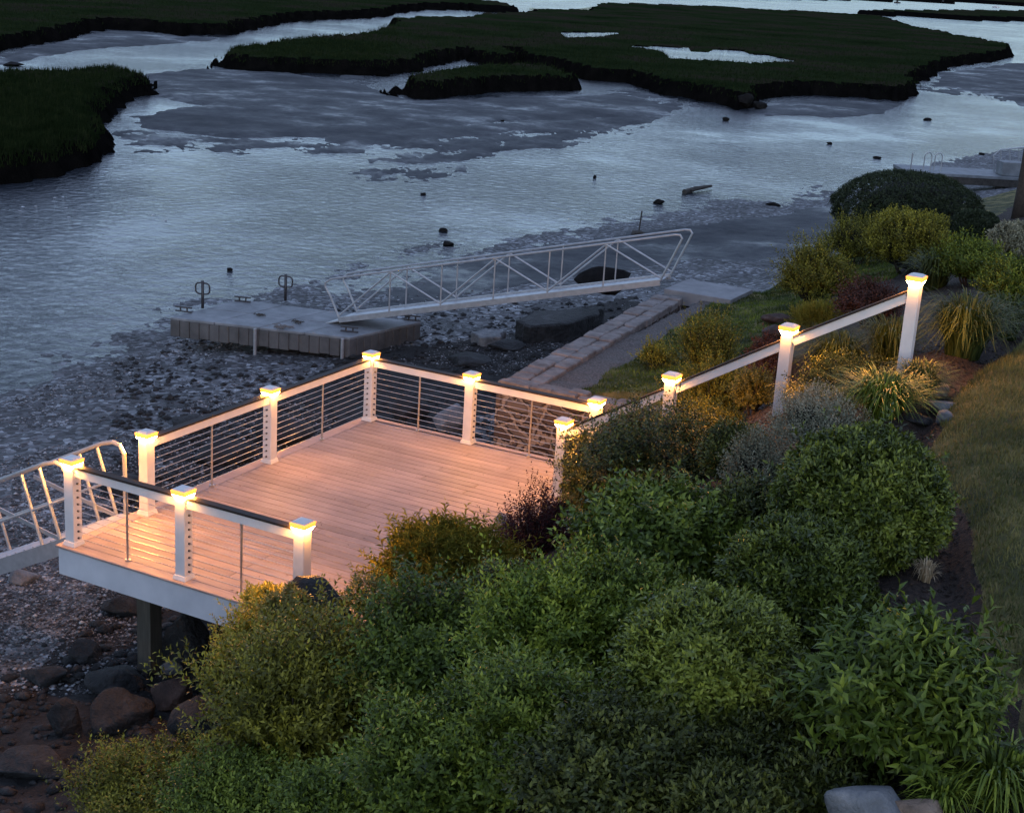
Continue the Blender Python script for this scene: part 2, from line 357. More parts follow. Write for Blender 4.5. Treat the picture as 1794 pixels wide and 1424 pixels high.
# marsh outlines (b = foot of the bank, t = edge of the turf seen over the top)
MARSH = [
 wpx([(-260,360,'b'),(0,325,'b'),(70,316,'b'),(120,302,'b'),(165,290,'b'),(200,272,'b'),(188,250,'b'),(186,228,'b'),(206,200,'b'),(240,176,'b'),(264,160,'b'),(266,142,'b'),(258,128,'t'),(236,113,'t'),(180,113,'t'),(120,121,'t'),(0,123,'t'),(-200,128,'t')]),
 wpx([(-200,110,'b'),(0,88,'b'),(80,76,'b'),(150,62,'b'),(200,52,'b'),(260,54,'b'),(320,62,'b'),(370,60,'b'),(400,62,'b'),(440,52,'b'),(500,40,'b'),(560,36,'b'),(625,35,'b'),(655,29,'b'),(700,22,'b'),(800,17,'b'),(930,14,'t'),(880,2,'t'),(760,-12,'t'),(400,-30,'t'),(-300,-52,'t')]),
 wpx([(356,108,'b'),(400,120,'b'),(470,127,'b'),(540,129,'b'),(600,131,'b'),(650,132,'b'),(700,126,'b'),(760,112,'b'),(800,104,'b'),(850,95,'t'),(905,94,'t'),(890,104,'b'),(905,116,'b'),(960,122,'b'),(1018,138,'b'),(1090,145,'b'),(1170,168,'b'),(1230,180,'b'),(1275,192,'b'),(1310,190,'b'),(1325,172,'b'),(1400,168,'b'),(1500,170,'b'),(1570,176,'b'),(1600,172,'b'),(1606,152,'b'),(1640,128,'b'),(1670,118,'b'),(1730,108,'b'),(1770,103,'b'),(1792,84,'b'),(1794,76,'t'),(1700,62,'t'),(1600,44,'t'),(1550,28,'t'),(1450,20,'t'),(1300,12,'t'),(1180,6,'t'),(1050,4,'t'),(1035,14,'t'),(935,16,'t'),(880,20,'t'),(800,26,'t'),(700,30,'t'),(655,44,'t'),(570,58,'t'),(500,62,'t'),(400,80,'t'),(365,95,'t')]),
 wpx([(655,160,'b'),(690,170,'b'),(740,174,'b'),(800,168,'b'),(860,162,'b'),(960,160,'b'),(1020,160,'b'),(1020,145,'b'),(1000,125,'t'),(960,112,'t'),(905,108,'t'),(800,110,'t'),(730,117,'t'),(680,128,'t'),(658,140,'t')]),
 wpx([(1480,24,'b'),(1600,30,'b'),(1700,36,'b'),(1900,40,'b'),(1900,18,'t'),(1700,16,'t'),(1560,16,'t')]),
 wpx([(1150,-6,'b'),(1400,0,'b'),(1600,2,'b'),(1900,14,'b'),(2100,0,'t'),(1700,-18,'t'),(1100,-40,'t')]),
]
POOL = [wpx([(1110,82),(1170,83),(1212,85),(1216,91),(1242,92),(1250,88),(1300,90),(1312,96),(1340,97),(1352,100),(1385,107),(1300,110),(1178,102),(1165,90)], -1.45),
        wpx([(985,58),(1085,58),(1050,64),(995,65)], -1.45),
        wpx([(935,4),(1035,2),(1045,10),(1000,16),(945,14)], -1.45)]
MUD = [
 wpx([(262,128),(355,120),(500,128),(620,150),(690,176),(800,176),(1020,166),(1100,170),(1180,188),(1170,200),(1050,208),(900,216),(760,222),(640,238),(560,242),(400,240),(250,228),(238,205),(300,192),(355,186),(300,172),(258,168)]),
 wpx([(-40,118),(10,92),(90,78),(200,54),(262,56),(330,64),(385,68),(300,76),(200,84),(100,98),(40,108)]),
 wpx([(1290,186),(1400,176),(1500,178),(1585,184),(1545,200),(1450,208),(1400,203),(1330,202)]),
 wpx([(1640,130),(1720,116),(1800,110),(1900,120),(1900,200),(1794,178),(1700,160),(1640,150)]),
 wpx([(560,236),(1050,208),(1180,200),(1130,214),(900,232),(640,256),(560,252)]),
]
MIX = [
 wpx([(190,232),(240,228),(420,242),(600,246),(800,226),(1000,212),(1150,212),(1110,236),(1010,262),(850,262),(640,272),(460,272),(230,270),(200,255)]),
 wpx([(600,296),(690,286),(840,288),(845,312),(760,322),(640,324),(590,314)]),
 wpx([(640,262),(1000,240),(1020,252),(860,276),(760,292),(620,290)]),
 wpx([(1030,165),(1100,150),(1170,170),(1240,188),(1180,196),(1100,180)]),
 wpx([(1590,155),(1700,130),(1800,150),(1900,200),(1794,190),(1680,168)]),
 wpx([(1180,392),(1280,380),(1400,352),(1470,348),(1440,364),(1300,388),(1190,402)]),
 wpx([(580,130),(650,133),(656,160),(620,160)]),
]
BANKMUD = wpx([(740,470),(950,438),(1110,408),(1230,396),(1330,384),(1465,360),(1600,335),(1600,480),(1380,480),(1200,470),(1000,500),(800,530),(640,560)])
GRAV = wpx([(1130,470),(1240,478),(1380,464),(1400,500),(1180,500)])

DARKB = wpx([(190,900),(250,800),(330,738),(430,694),(560,648),(650,606),(745,608),(830,600),(950,552),(1120,515),(1180,560),(980,720),(640,790),(300,960)], -2.0)
def tidal(x, y):
    """height of the tidal flat and its class: 0 mud, 1 marsh, 2 peat bank"""
    dist = np.hypot(x-CAM[0], y-CAM[1]); am = np.clip(dist/60, .2, 3)
    wx = x+am*.8*fbm(x/5/am, y/5/am, seed=3)+am*.45*fbm(x/1.3, y/1.3, seed=5, o=3); wy = y+am*1.2*fbm(x/5/am, y/5/am, seed=9)+am*.6*fbm(x/1.3, y/1.3, seed=6, o=3)
    z = np.full(x.shape, WATER-.16)+.05*fbm(x/4, y/4, seed=21)
    for P in MUD:
        d = sdist(wx, wy, P); z = np.maximum(z, WATER-.16+.30*sstep(-1.6, 1.4, d)+.06*fbm(x/1.6, y/2.4, seed=30, o=6)+.02*vnoise(x/.15, y/.3, seed=31))
    for P in MIX:
        d = sdist(wx, wy, P); k = sstep(-2.0, 1.5, d)
        z = np.maximum(z, (WATER-.16)*(1-k)+k*(WATER+.025+.12*fbm(x/.8, y/1.6, seed=40, o=6)+.03*vnoise(x/.12, y/.25, seed=41)))
    cls = np.zeros(x.shape, int)
    md = np.full(x.shape, -12.)
    for P in MARSH:
        md = np.maximum(md, sdist(wx, wy, P))
    ramp_w = .7+.6*(.5+.5*vnoise(x/1.5, y/1.5, seed=50))
    k = np.sin(np.clip(md/ramp_w, 0, 1)*math.pi/2)**.8
    top = -1.40+.07*fbm(x/3, y/3, seed=60)+.10*fbm(x/.5, y/.5, seed=61, o=2)*sstep(0, 1.2, md)
    for P in POOL:
        pd = sdist(x, y, P); top = np.where(pd > -.5, top*(1-sstep(-.5, .3, pd))+(-1.75)*sstep(-.5, .3, pd), top)
    z = np.where(md > 0, np.maximum(z, z*(1-k)+top*k), z)
    cls = np.where(md > 0, np.where(k > .88, 1, 2), 0)
    return z, cls, md
LX = [(6.9,8.54),(4.1,8.39),(2.84,8.46),(.49,9.29),(-1.26,9.75),(-2.19,10.22),(-4.,10.6),(-8,11.2)]
def lawn_edge(y):
    ys = [-30]+[p[0] for p in LX][::-1]+[9,14,40]; xs = [12]+[p[1] for p in LX][::-1]+[8.7,9.1,10]
    return np.interp(y, ys, xs)
def terrain(x, y):
    lz = land_z(x, y)+.05*fbm(x/1.5, y/1.5, seed=70)*sstep(-3, 3, x)+.03*fbm(x/.25, y/.25, seed=72, o=2)*(x < 4)
    tz, cls, md = tidal(x, y)
    shore = np.interp(y, [-50,10,14,29.6,49.2,90,400], [-13,-12,-11,-10.4,-6.2,0,40])+.7*fbm(x/3, y/3, seed=80)
    # slight algae patches near the shore line
    isl = x > shore-2.5
    z = np.where(isl, np.maximum(tz, lz+.05*fbm(x/1.2, y/2.5, seed=81)), tz)
    # classes 3 beach 4 soil 5 mulch 6 lawn 7 gravel strip
    nz = .35*fbm(x/.6, y/.6, seed=90)
    land = isl & (lz >= tz-.05)
    c = np.where(land, 3, cls)
    bm = inpoly(x+nz*2, y+nz*2, np.array(BANKMUD))
    c = np.where(land & bm & (lz < -1.2), 0, c)
    c = np.where(land & (x > -1.9+nz*1.5+np.where(y<2.5, (2.5-y)*.45, 0)) & (y < 9+nz) , 4, c)
    c = np.where(land & (c == 3) & inpoly(x+nz*1.5, y+nz*2, np.array(DARKB)), 4, c)
    c = np.where(land & (x > 3.8+nz*.5), 5, c)
    c = np.where(land & (x > .8) & (y > 18) & (lz > -.9), 6, c)
    c = np.where(land & (x > 4.2+nz) & (y > 18), 5, c)
    beh = land & (y > 8.8) & (y < 18.2) & (x > .1+(y<9.2)*.6-(.08*(y-9)))
    gx = np.interp(y, [9,12.5,16.3], [1.85,1.5,1.05])+nz*.5
    c = np.where(beh & (lz > -.4), np.where(x < gx, 7, np.where(x < 3.5+nz, 6, 5)), c)
    c = np.where(land & (x > lawn_edge(y)+nz*.3) , 6, c)
    tr = np.exp(-((x-lawn_edge(y)+.18)/.16)**2)*(y < 8)*(x > 6)
    z = z-.13*tr
    z = z+.05*sstep(0, .3, x-lawn_edge(y))*(x > 6)
    return z, c
def gz(x, y):
    z, c = terrain(np.array([float(x)]), np.array([float(y)])); return float(z[0])

az0 = YAW
fine = np.radians(np.arange(-27, 27.001, .065)); coarse = np.radians(np.concatenate([np.arange(-179, -27, 2.), ])); coarse2 = np.radians(np.arange(29, 182, 2.))
AZ = np.concatenate([coarse, fine, coarse2])+az0
dep = np.concatenate([np.arange(80, 40, -2.), np.arange(40, 12, -.065), np.arange(12, .8, -.045), np.arange(.8, .1, -.08)])
RR = (CAM[2]-WATER)/np.tan(np.radians(dep))
RR = np.concatenate([[.4], RR])
GX = CAM[0]+np.outer(RR, np.sin(AZ)); GY = CAM[1]+np.outer(RR, np.cos(AZ))
gzz = np.zeros(GX.size); gcc = np.zeros(GX.size, int)
fx, fy = GX.ravel(), GY.ravel()
for i in range(0, fx.size, 120000):
    gzz[i:i+120000], gcc[i:i+120000] = terrain(fx[i:i+120000], fy[i:i+120000])
nr, na = GX.shape
GV = np.stack([fx, fy, gzz], 1)
idx = np.arange(nr*na).reshape(nr, na)
Q = np.stack([idx[:-1,:-1], idx[:-1,1:], idx[1:,1:], idx[1:,:-1]], -1).reshape(-1, 4)[:, ::-1]
fc = gcc[Q].max(1)
# make the class of a face that of its most frequent corner for land classes
fc = np.where(fc > 2, np.sort(gcc[Q], axis=1)[:, 2], fc)
zr = GV[:,2][Q]; fc = np.where((fc <= 2) & (zr.max(1)-zr.min(1) > .28), 2, fc)
names = {0: ('mudflat','mud'), 1: ('marsh','marsh'), 2: ('marsh_bank','peat'), 3: ('beach','beach'), 4: ('rocky_bank_soil','soil'), 5: ('garden_bed','mulch'), 6: ('lawn','lawn'), 7: ('gravel_strip','gravel')}
for k, (nm, mm) in names.items():
    q = Q[fc == k]
    if not len(q): continue
    u, invq = np.unique(q, return_inverse=True)
    o = npmesh(nm, GV[u], invq.reshape(-1, 4), M[mm], smooth=True, loc=(0,0,0)); o['kind'] = 'structure'
mb = MB(); S = 3500
o = npmesh('water', [(-S,-60,WATER),(60,-60,WATER),(S,S*1.5,WATER),(-S,S*1.5,WATER)], [(0,1,2,3)], M['water'], loc=(0,0,0)); o['kind'] = 'structure'
for P in POOL:
    c = np.mean(P, axis=0); P2 = [tuple(c+(np.array(p)-c)*1.15) for p in P]
    o = npmesh('pool_water', [(p[0], p[1], -1.48) for p in P2], [tuple(range(len(P2)))], M['water'], loc=(0,0,0)); o['kind'] = 'structure'

# ------------------------------------------------------------------ deck
DX, DY0, DY1 = 3.72, -.13, 5.95
deck = empty('deck', (0, 0, -.3), 'wooden deck of pinkish tan boards with white edge fascia, standing above the rocky shore', 'deck')
V = []; Fc = []; var = []; rng = random.Random(4)
def vbox(x0, x1, y0, y1, z0, z1, a):
    b = len(V); V.extend([(x0,y0,z0),(x1,y0,z0),(x1,y1,z0),(x0,y1,z0),(x0,y0,z1),(x1,y0,z1),(x1,y1,z1),(x0,y1,z1)])
    Fc.extend([tuple(b+i for i in f) for f in [(0,3,2,1),(4,5,6,7),(0,1,5,4),(1,2,6,5),(2,3,7,6),(3,0,4,7)]]); var.extend([a]*8)
y = DY0+.147
while y < DY1-.16:
    js = rng.choice([1.9, 2.6, None, None])
    a1 = rng.random()
    if js: vbox(.02, js-.002, y, y+.132, -.027, 0, a1); vbox(js+.002, DX-.15, y, y+.132, -.027, 0, rng.random())
    else: vbox(.02, DX-.15, y, y+.132, -.027, 0, a1)
    y += .1425
o = npmesh('decking', V, Fc, M['deck'], deck, attrs={'var': var}); b = o.modifiers.new('b', 'BEVEL'); b.width = .006; b.segments = 1
V = []; Fc = []; var = []
vbox(-.15, DX, DY0-.005, DY0+.143, -.027, 0, .8); vbox(-.15, DX, DY1-.148, DY1, -.027, 0, .7)
vbox(-.15, .015, DY0+.147, DY1-.152, -.027, 0, .9); vbox(DX-.146, DX, DY0+.147, DY1-.152, -.027, 0, .6)
o = npmesh('border_board', V, Fc, M['deck'], deck, attrs={'var': var}); b = o.modifiers.new('b', 'BEVEL'); b.width = .004; b.segments = 1
mb = MB(); mb.box(-.12, DX-.02, DY0+.015, DY0+.04, -.34, -.034); mb.build('fascia', M['fascia'], deck, .003)
mb = MB(); mb.box(-.12, -.095, DY0+.042, DY1-.02, -.34, -.034); mb.build('fascia', M['fascia'], deck, .003)
mb = MB(); mb.box(-.092, DX-.02, DY1-.045, DY1-.02, -.34, -.034); mb.build('fascia', M['fascia'], deck, .003)
mb = MB()
for k in range(9): mb.box(.1+k*.42, .14+k*.42, DY0+.05, DY1-.05, -.3, -.035)
mb.build('joists', M['piling'], deck)
for yy in (.62, 5.2):
    mb = MB(); mb.box(-.08, DX-.05, yy, yy+.2, -.52, -.305); mb.build('beam', M['piling'], deck, .004)
for px_, py_ in ((.42, .72), (3.1, .72), (.42, 5.3), (3.1, 5.3)):
    mb = MB(); mb.box(px_-.1, px_+.1, py_-.1+.001, py_+.099, -2.3, -.521); mb.build('support_post', M['piling'], deck, .006)

# ------------------------------------------------------------------ railings
PW = .13
def post(root, x, y, zb, h=1.0, fit=(), trim=True, zlow=None):
    mb = MB(); mb.box(x-PW/2, x+PW/2, y-PW/2, y+PW/2, (zlow if zlow is not None else zb), zb+h-.089)
    p = mb.build('rail_post', M['white'], root, .006)
    if trim:
        mb = MB(); w = PW/2+.022
        mb.hexa([(x-w,y-w,zb+.001),(x+w,y-w,zb+.001),(x+w,y+w,zb+.001),(x-w,y+w,zb+.001),(x-w+.012,y-w+.012,zb+.05),(x+w-.012,y-w+.012,zb+.05),(x+w-.012,y+w-.012,zb+.05),(x-w+.012,y+w-.012,zb+.05)])
        mb.build('base_trim', M['white'], p, .004)
    # glowing skirt under the cap; its upper amber band stands in for bloom
    z0 = zb+h-.088; z1 = zb+h-.006; mb = MB()
    a, e, c = .096, .086, .066; zm = zb+h-.054
    q4 = lambda w, z: [(x-w,y-w,z),(x+w,y-w,z),(x+w,y+w,z),(x-w,y+w,z)]
    mb.add(q4(c, z0)+q4(e, zm), [(0,3,2,1),(0,1,5,4),(1,2,6,5),(2,3,7,6),(3,0,4,7)])
    mb.add(q4(e, zm)+q4(a, z1), [(4,5,6,7),(0,1,5,4),(1,2,6,5),(2,3,7,6),(3,0,4,7)], 1)
    mb.build('lamp_lens', [M['lens'], M['rim']], p)
    mb = MB(); a = .082; zt = zb+h-.005
    mb.box(x-a, x+a, y-a, y+a, zt, zt+.012)
    mb.add([(x-a+.008,y-a+.008,zt+.0125),(x+a-.008,y-a+.008,zt+.0125),(x+a-.008,y+a-.008,zt+.0125),(x-a+.008,y+a-.008,zt+.0125),(x-.05,y-.05,zt+.026),(x+.05,y-.05,zt+.026),(x+.05,y+.05,zt+.026),(x-.05,y+.05,zt+.026)],
        [(0,1,5,4),(1,2,6,5),(2,3,7,6),(3,0,4,7),(4,5,6,7)])
    mb.build('light_cap', M['white'], p, .003)
    if fit:
        for (dx, dy) in fit:
            for k in range(10):
                z = zb+.09+k*.079; mb = MB()
                c0 = np.array([x+dx*PW/2, y+dy*PW/2, z]); mb.tube([c0, c0+np.array([dx, dy, 0])*.02], .012, 8)
                mb.build('cable_fitting', M['darkmetal'], p)
    return p
def span(root, A, B, zb=0., h=.93, bal=True, cables=True):
    A = np.array(A, float); B = np.array(B, float); d = (B-A); L = np.linalg.norm(d); d /= L
    a = A+d*PW/2; b = B-d*PW/2
    P = lambda q, z: (q[0], q[1], z)
    mb = MB(); mb.bar(P(a, h-.078), P(b, h-.078), .06, .10); sub = mb.build('top_rail', M['white'], root, .004)
    mb = MB(); mb.bar(P(a, h-.014), P(b, h-.014), .098, .026); mb.build('rail_cap', M['railcap'], sub, .005)
    if bal:
        m_ = (A+B)/2; mb = MB(); mb.tube([P(m_, .004), P(m_, h-.1)], .013, 10); mb.tube([P(m_, .001), P(m_, .02)], .032, 12)
        mb.build('baluster', M['steel'], root)
    if cables:
        for k in range(10):
            z = .09+k*.079; mb = MB(); mb.tube([P(a, z), P((a+b)/2, z-.002), P(b, z)], .0042, 6); mb.build('cable', M['steel'], root)
G = 1.1765; A_ = 2.3165
Qp = [(0, G), (0, G+A_), (0, G+2*A_)]; Rp = [(1.6424, G+2*A_), (3.5358, G+2*A_)]
Pp = [(0, 0), (1.5525, 0), (3.0687, 0)]
rl = empty('cable_railing', (0, G+2*A_, 0), 'white L-shaped cable railing, five lit posts, along sea side and back of the deck', 'railing', 'lit railings of the deck and its steps')
for i, p in enumerate(Qp): post(rl, p[0], p[1], 0, fit=[[(0,1)], [(0,-1),(0,1)], [(0,-1),(1,0)]][i])
for i, p in enumerate(Rp): post(rl, p[0], p[1], 0, fit=[[(-1,0),(1,0)], [(-1,0)]][i])
for a, b in ((Qp[0],Qp[1]),(Qp[1],Qp[2]),(Qp[2],Rp[0]),(Rp[0],Rp[1])): span(rl, a, b)
rf = empty('cable_railing', (1.55, 0, 0), 'white cable railing with three lit posts along the near edge above the fascia', 'railing', 'lit railings of the deck and its steps')
for i, p in enumerate(Pp): post(rf, p[0], p[1], 0, fit=[[(1,0)], [(-1,0),(1,0)], [(-1,0)]][i])
for a, b in ((Pp[0],Pp[1]),(Pp[1],Pp[2])): span(rf, a, b)
# stair railing
S = [(3.60, 4.72, 0.0), (4.97, 4.72, .84), (6.33, 4.69, 1.67), (7.67, 4.67, 2.45)]
rs = empty('stair_railing', (5.6, 4.7, .9), 'white stair railing with four lit posts climbing the planted slope beside the deck', 'railing', 'lit railings of the deck and its steps')
for i, p in enumerate(S): post(rs, *p, trim=(i == 0), zlow=(None if i == 0 else p[2]-.25))
for i in range(3):
    a = np.array(S[i]); b = np.array(S[i+1]); d = b-a; hl = np.linalg.norm(d[:2]); sl_ = d[2]/hl
    e = d/hl
    a1 = a+e*PW/2; b1 = b-e*PW/2; up = (0,0,1)
    o1 = np.array([0,0,.79]); o2 = np.array([0,0,.858])
    mb = MB(); mb.bar(a1+o1, b1+o1, .06, .10); sub = mb.build('top_rail', M['white'], rs, .004)
    mb = MB(); mb.bar(a1+o2, b1+o2, .098, .026); mb.build('rail_cap', M['railcap'], sub, .005)
# stone steps climbing beside the rail
st = empty('garden_steps', (4.2, 5.25, 0), 'stone garden steps climbing the slope from the deck opening', 'steps')
for k in range(9):
    mb = MB(); x0 = 3.9+k*.42; z0 = .02+k*.255; mb.box(x0, x0+.5, 4.86+.01*(k % 3), 5.72, z0-.3, z0); mb.build('step', M['coping'], st, .02)

# ------------------------------------------------------------------ seawall
def coping(rows, rng, z, a, b, w, name, parent, jit=.05):
    """two rows of irregular slabs from a to b; w full width to the left of a->b"""
    a = np.array(a, float); b = np.array(b, float); d = b-a; L = np.linalg.norm(d); d /= L; s = np.array([-d[1], d[0]])
    mb = MB()
    edges = [0, .45+rng.uniform(-.1,.1), 1.0]
    for r in range(2):
        t = 0
        while t < L-.05:
            ln = min(rng.uniform(.28, .7), L-t)
            if L-t-ln < .2: ln = L-t
            q = [(t+.012, edges[r]*w+.01), (t+ln-.012, edges[r]*w+.01), (t+ln-.012, edges[r+1]*w-.01), (t+.012, edges[r+1]*w-.01)]
            zz = z+rng.uniform(-.015, .03)
            # 8-gon with cut corners
            pts = []
            for k in range(4):
                c = np.array(q[k]); nx = np.array(q[(k+1) % 4]); pv = np.array(q[k-1])
                f = rng.uniform(.08, .3); g = rng.uniform(.08, .3)
                pts.append(c+(pv-c)*f*.5+np.array([rng.uniform(-jit, jit)*.3]*2)); pts.append(c+(nx-c)*g*.5)
            V = []
            for p in pts: q3 = a+d*p[0]+s*p[1]; V.append((q3[0], q3[1], zz-.13))
            cc = np.mean(pts, 0)
            for p in pts: p2 = cc+(p-cc)*.995; q3 = a+d*p2[0]+s*p2[1]; V.append((q3[0], q3[1], zz-.02))
            for p in pts: p2 = cc+(p-cc)*.9; q3 = a+d*p2[0]+s*p2[1]; V.append((q3[0], q3[1], zz+rng.uniform(-.006,.006)))
            n8 = 8; F = [tuple(range(16, 24))]
            for k in range(8): k2 = (k+1) % 8; F += [(k, k2, 8+k2, 8+k), (8+k, 8+k2, 16+k2, 16+k)]
            mb.add(V, F); t += ln
    return mb.build(name, M['coping'], parent)
rg = random.Random(9)
sw = empty('stone_seawall', (.8, 8.7, -1.8), 'mortared stone seawall with flat coping, running from behind the deck to the gangway', 'wall')
mb = MB(); z0, z1 = -2.2, -.04
mb.hexa([(.56,8.56,z0),(1.16,8.98,z0),(.52,16.35,z0),(-.04,16.3,z0),(.56,8.56,z1),(1.16,8.98,z1),(.52,16.35,z1),(-.04,16.3,z1)])
mb.build('wall_face', M['masonry'], sw)
mb = MB(); mb.hexa([(1.17,8.56,z0),(4.9,8.48,z0),(4.9,8.84,z0),(1.17,8.95,z0),(1.17,8.56,z1),(4.9,8.48,z1),(4.9,8.84,z1),(1.17,8.95,z1)])
mb.add([(.565,8.558,z0),(1.17,8.558,z0),(1.17,8.97,z0),(.565,8.558,z1),(1.17,8.558,z1),(1.17,8.97,z1)], [(0,1,4,3),(3,4,5),(0,2,1)])
mb.build('wall_face', M['masonry'], sw)
coping(2, rg, .08, (1.2, 8.95), (.56, 16.35), .62, 'coping', sw)
coping(2, rg, .085, (.56, 8.53), (4.9, 8.44), .42, 'coping', sw)

# concrete landing pad
mb = MB(); mb.box(0.02, 1.47, 16.55, 17.85, -.12, .16); mb.build('landing', M['concrete'], None, .01); o = bpy.data.objects['landing']
tag(o, 'pale grey concrete landing slab at the head of the far gangway', 'slab')
# stone ledges on the beach
def slab(pts, z0, z1, m, label, cat, name, seed):
    r_ = random.Random(seed); mb = MB(); n = len(pts); V = []
    c = np.mean(pts, 0)
    P = []
    for i in range(n):
        a = np.array(pts[i], float); b = np.array(pts[(i+1) % n], float)
        for t in (0, .25, .5, .75): P.append(a+(b-a)*t+np.array([r_.uniform(-.04,.04), r_.uniform(-.04,.04)]))
    k = len(P)
    for p in P: V.append((p[0], p[1], z0))
    for p in P: V.append((p[0], p[1], z1-.03+r_.uniform(-.015,.015)))
    for p in P: q = c+(p-c)*.94; V.append((q[0], q[1], z1+r_.uniform(-.015,.015)))
    F = [tuple(range(2*k, 3*k))]
    for i in range(k): j = (i+1) % k; F += [(i, j, k+j, k+i), (k+i, k+j, 2*k+j, 2*k+i)]
    mb.add(V, F); o = mb.build(name, m, None, .008); tag(o, label, cat); return o
def pxp(pts, z): return [tuple(un(p[0], p[1], z)[:2]) for p in pts]
slab(pxp([(905,560),(940,543),(1060,536),(1045,552),(1000,566),(925,572)], -1.45), -2.1, -1.45, M['rock_dark'], 'broad flat rock ledge on the beach beside the seawall, under the gangway', 'rock ledge', 'rock_ledge', 1)
slab(pxp([(822,583),(850,574),(885,580),(878,590),(845,592)], -1.7), -2.1, -1.7, M['rock_grey'], 'low flat grey slab on the beach between the float and the larger ledge', 'rock slab', 'rock_slab', 2)

# ------------------------------------------------------------------ rocks
def rockmesh(seed, sub=4, rough=.27, flat=1.0, blocky=0.):
    import bmesh
    bm = bmesh.new(); bmesh.ops.create_icosphere(bm, subdivisions=sub, radius=1)
    V = np.array([v.co[:] for v in bm.verts]); F = [tuple(v.index for v in f.verts) for f in bm.faces]; bm.free()
    n = V/np.linalg.norm(V, axis=1)[:, None]
    if blocky:
        p = 1+blocky; s = (np.abs(n)**(2*p)).sum(1)**(-1/(2*p)); n = n*s[:, None]
    r = 1+rough*fbm(n[:,0]*1.3+seed*3.1, n[:,1]*1.3, n[:,2]*1.3, seed=seed, o=5)*1.6
    # facets
    rr = random.Random(seed); V = n*r[:, None]
    for k in range(14):
        d = np.array([rr.gauss(0,1) for _ in range(3)]); d /= np.linalg.norm(d); h = rr.uniform(.55, .85)
        s = V@d; over = np.maximum(0, s-h); V = V-np.outer(over*.85, d)
    V[:, 2] *= flat
    return V, np.array(F)
def rock(px_, py_, rx, ry, m, label, seed, name='boulder', cat='boulder', group=None, blocky=0., zc=None, rot=None, flat=.75, at=None):
    p = unax(px_, py_, *at) if at else (place(px_, py_, ry*.6)[0] if zc is None else un(px_, py_, zc))
    d = (p-CAM)@Fv
    V, F = rockmesh(seed, blocky=blocky)
    sx = rx*d/FPX; sz = ry*d/FPX
    a = YAW if rot is None else rot
    V = V*np.array([sx, sx*.8, sz*1.05]); c, s = math.cos(-a), math.sin(-a)
    V = np.stack([V[:,0]*c-V[:,1]*s, V[:,0]*s+V[:,1]*c, V[:,2]], 1)+p
    o = npmesh(name, V, F, m, smooth=True, loc=(p[0], p[1], V[:,2].min())); tag(o, label, cat, group); return o
def place(px_, py_, hpx):
    """walk the ray through a pixel until it stands hpx pixels above the ground there"""
    D = Fv+Rv*(px_-W/2)/FPX+Uv*(H/2-py_)/FPX
    t = np.arange(5, 140, .04); P = CAM[None]+t[:, None]*D
    g, _ = terrain(P[:,0], P[:,1]); g = np.maximum(g, WATER)
    ok = P[:,2] <= g+hpx*t/FPX
    i = int(np.argmax(ok)) if ok.any() else len(t)-1
    return P[i], t[i]
RD, RG, RT, RR_, RB = M['rock_dark'], M['rock_grey'], M['rock_tan'], M['rock_red'], M['rock_black']
rock(1058, 490, 58, 24, RB, 'big black block of wet rock on the beach seen through the gangway truss', 11, blocky=1.2, zc=-.75, flat=1)
rock(570, 1137, 104, 112, RD, 'dark rounded boulder among yellow-green leaves at the near corner of the deck', 12, at=(1, -.6))
rock(885, 958, 50, 55, RG, 'grey boulder top between the golden shrub and the burgundy shrub', 13, at=(0, 4.05))
rock(1008, 934, 52, 32, RG, 'grey boulder top just right of the burgundy shrub', 14, at=(0, 4.45))
rock(1530, 1430, 92, 72, RG, 'large grey granite boulder at the bottom right of the garden', 15)
rock(1600, 1440, 60, 48, RT, 'tan granite boulder leaning on the grey one at the bottom right', 16)
rock(1640, 683, 26, 16, RT, 'tan flat stone lit orange at the lawn edge below the top stair post', 17, 'edging_stone', 'stone', 'stones along the lawn edge')
rock(1655, 712, 30, 11, RG, 'long grey stone at the lawn edge, between the tan stone and the pale one', 18, 'edging_stone', 'stone', 'stones along the lawn edge')
rock(1655, 730, 17, 14, RG, 'small pale grey stone standing at the lawn edge', 19, 'edging_stone', 'stone', 'stones along the lawn edge')
rock(1612, 735, 28, 12, RD, 'dark flat stone half hidden by leaves, lowest of the lawn-edge stones', 20, 'edging_stone', 'stone', 'stones along the lawn edge')
rock(1352, 585, 22, 20, RR_, 'rusty red rock, lower one of the pair behind the middle stair post', 21, 'garden_rock', 'rock', 'rusty rocks behind the stair rail')
rock(1365, 558, 28, 12, RR_, 'rusty red rock, upper one of the pair behind the middle stair post', 22, 'garden_rock', 'rock', 'rusty rocks behind the stair rail')
rock(112, 1262, 34, 46, RD, 'upright dark boulder with a hollow front, bottom left of the shore', 23)
rock(205, 1250, 75, 34, RD, 'broad low dark boulder leaning on the upright hollow one', 24)
rock(200, 1190, 60, 28, RD, 'lumpy grey-brown boulder left of the foot of the deck piling', 25)
rock(78, 1185, 36, 20, RD, 'small round dark boulder far left below the fascia', 26)
rock(300, 1215, 40, 34, RR_, 'reddish weedy boulder at the foot of the deck piling', 27)
rock(330, 1130, 46, 60, RD, 'tall dark boulder right of the deck piling under the deck', 28)
rock(215, 1060, 42, 20, RD, 'dark slab-like boulder left of the top of the deck piling', 29)
rock(350, 1260, 60, 50, RD, 'large black boulder between the piling and the near green shrub', 30)
rock(60, 1340, 60, 30, RD, 'low mossy boulder in the bottom left corner', 31)
rock(150, 1140, 40, 20, RD, 'flat dark boulder in the middle of the rocky shore left of the piling', 32)
rock(40, 1010, 30, 14, RG, 'grey stone lying on the cobbles under the near gangway', 33)
rock(300, 1170, 22, 14, RG, 'small grey stone right beside the base of the piling', 34)
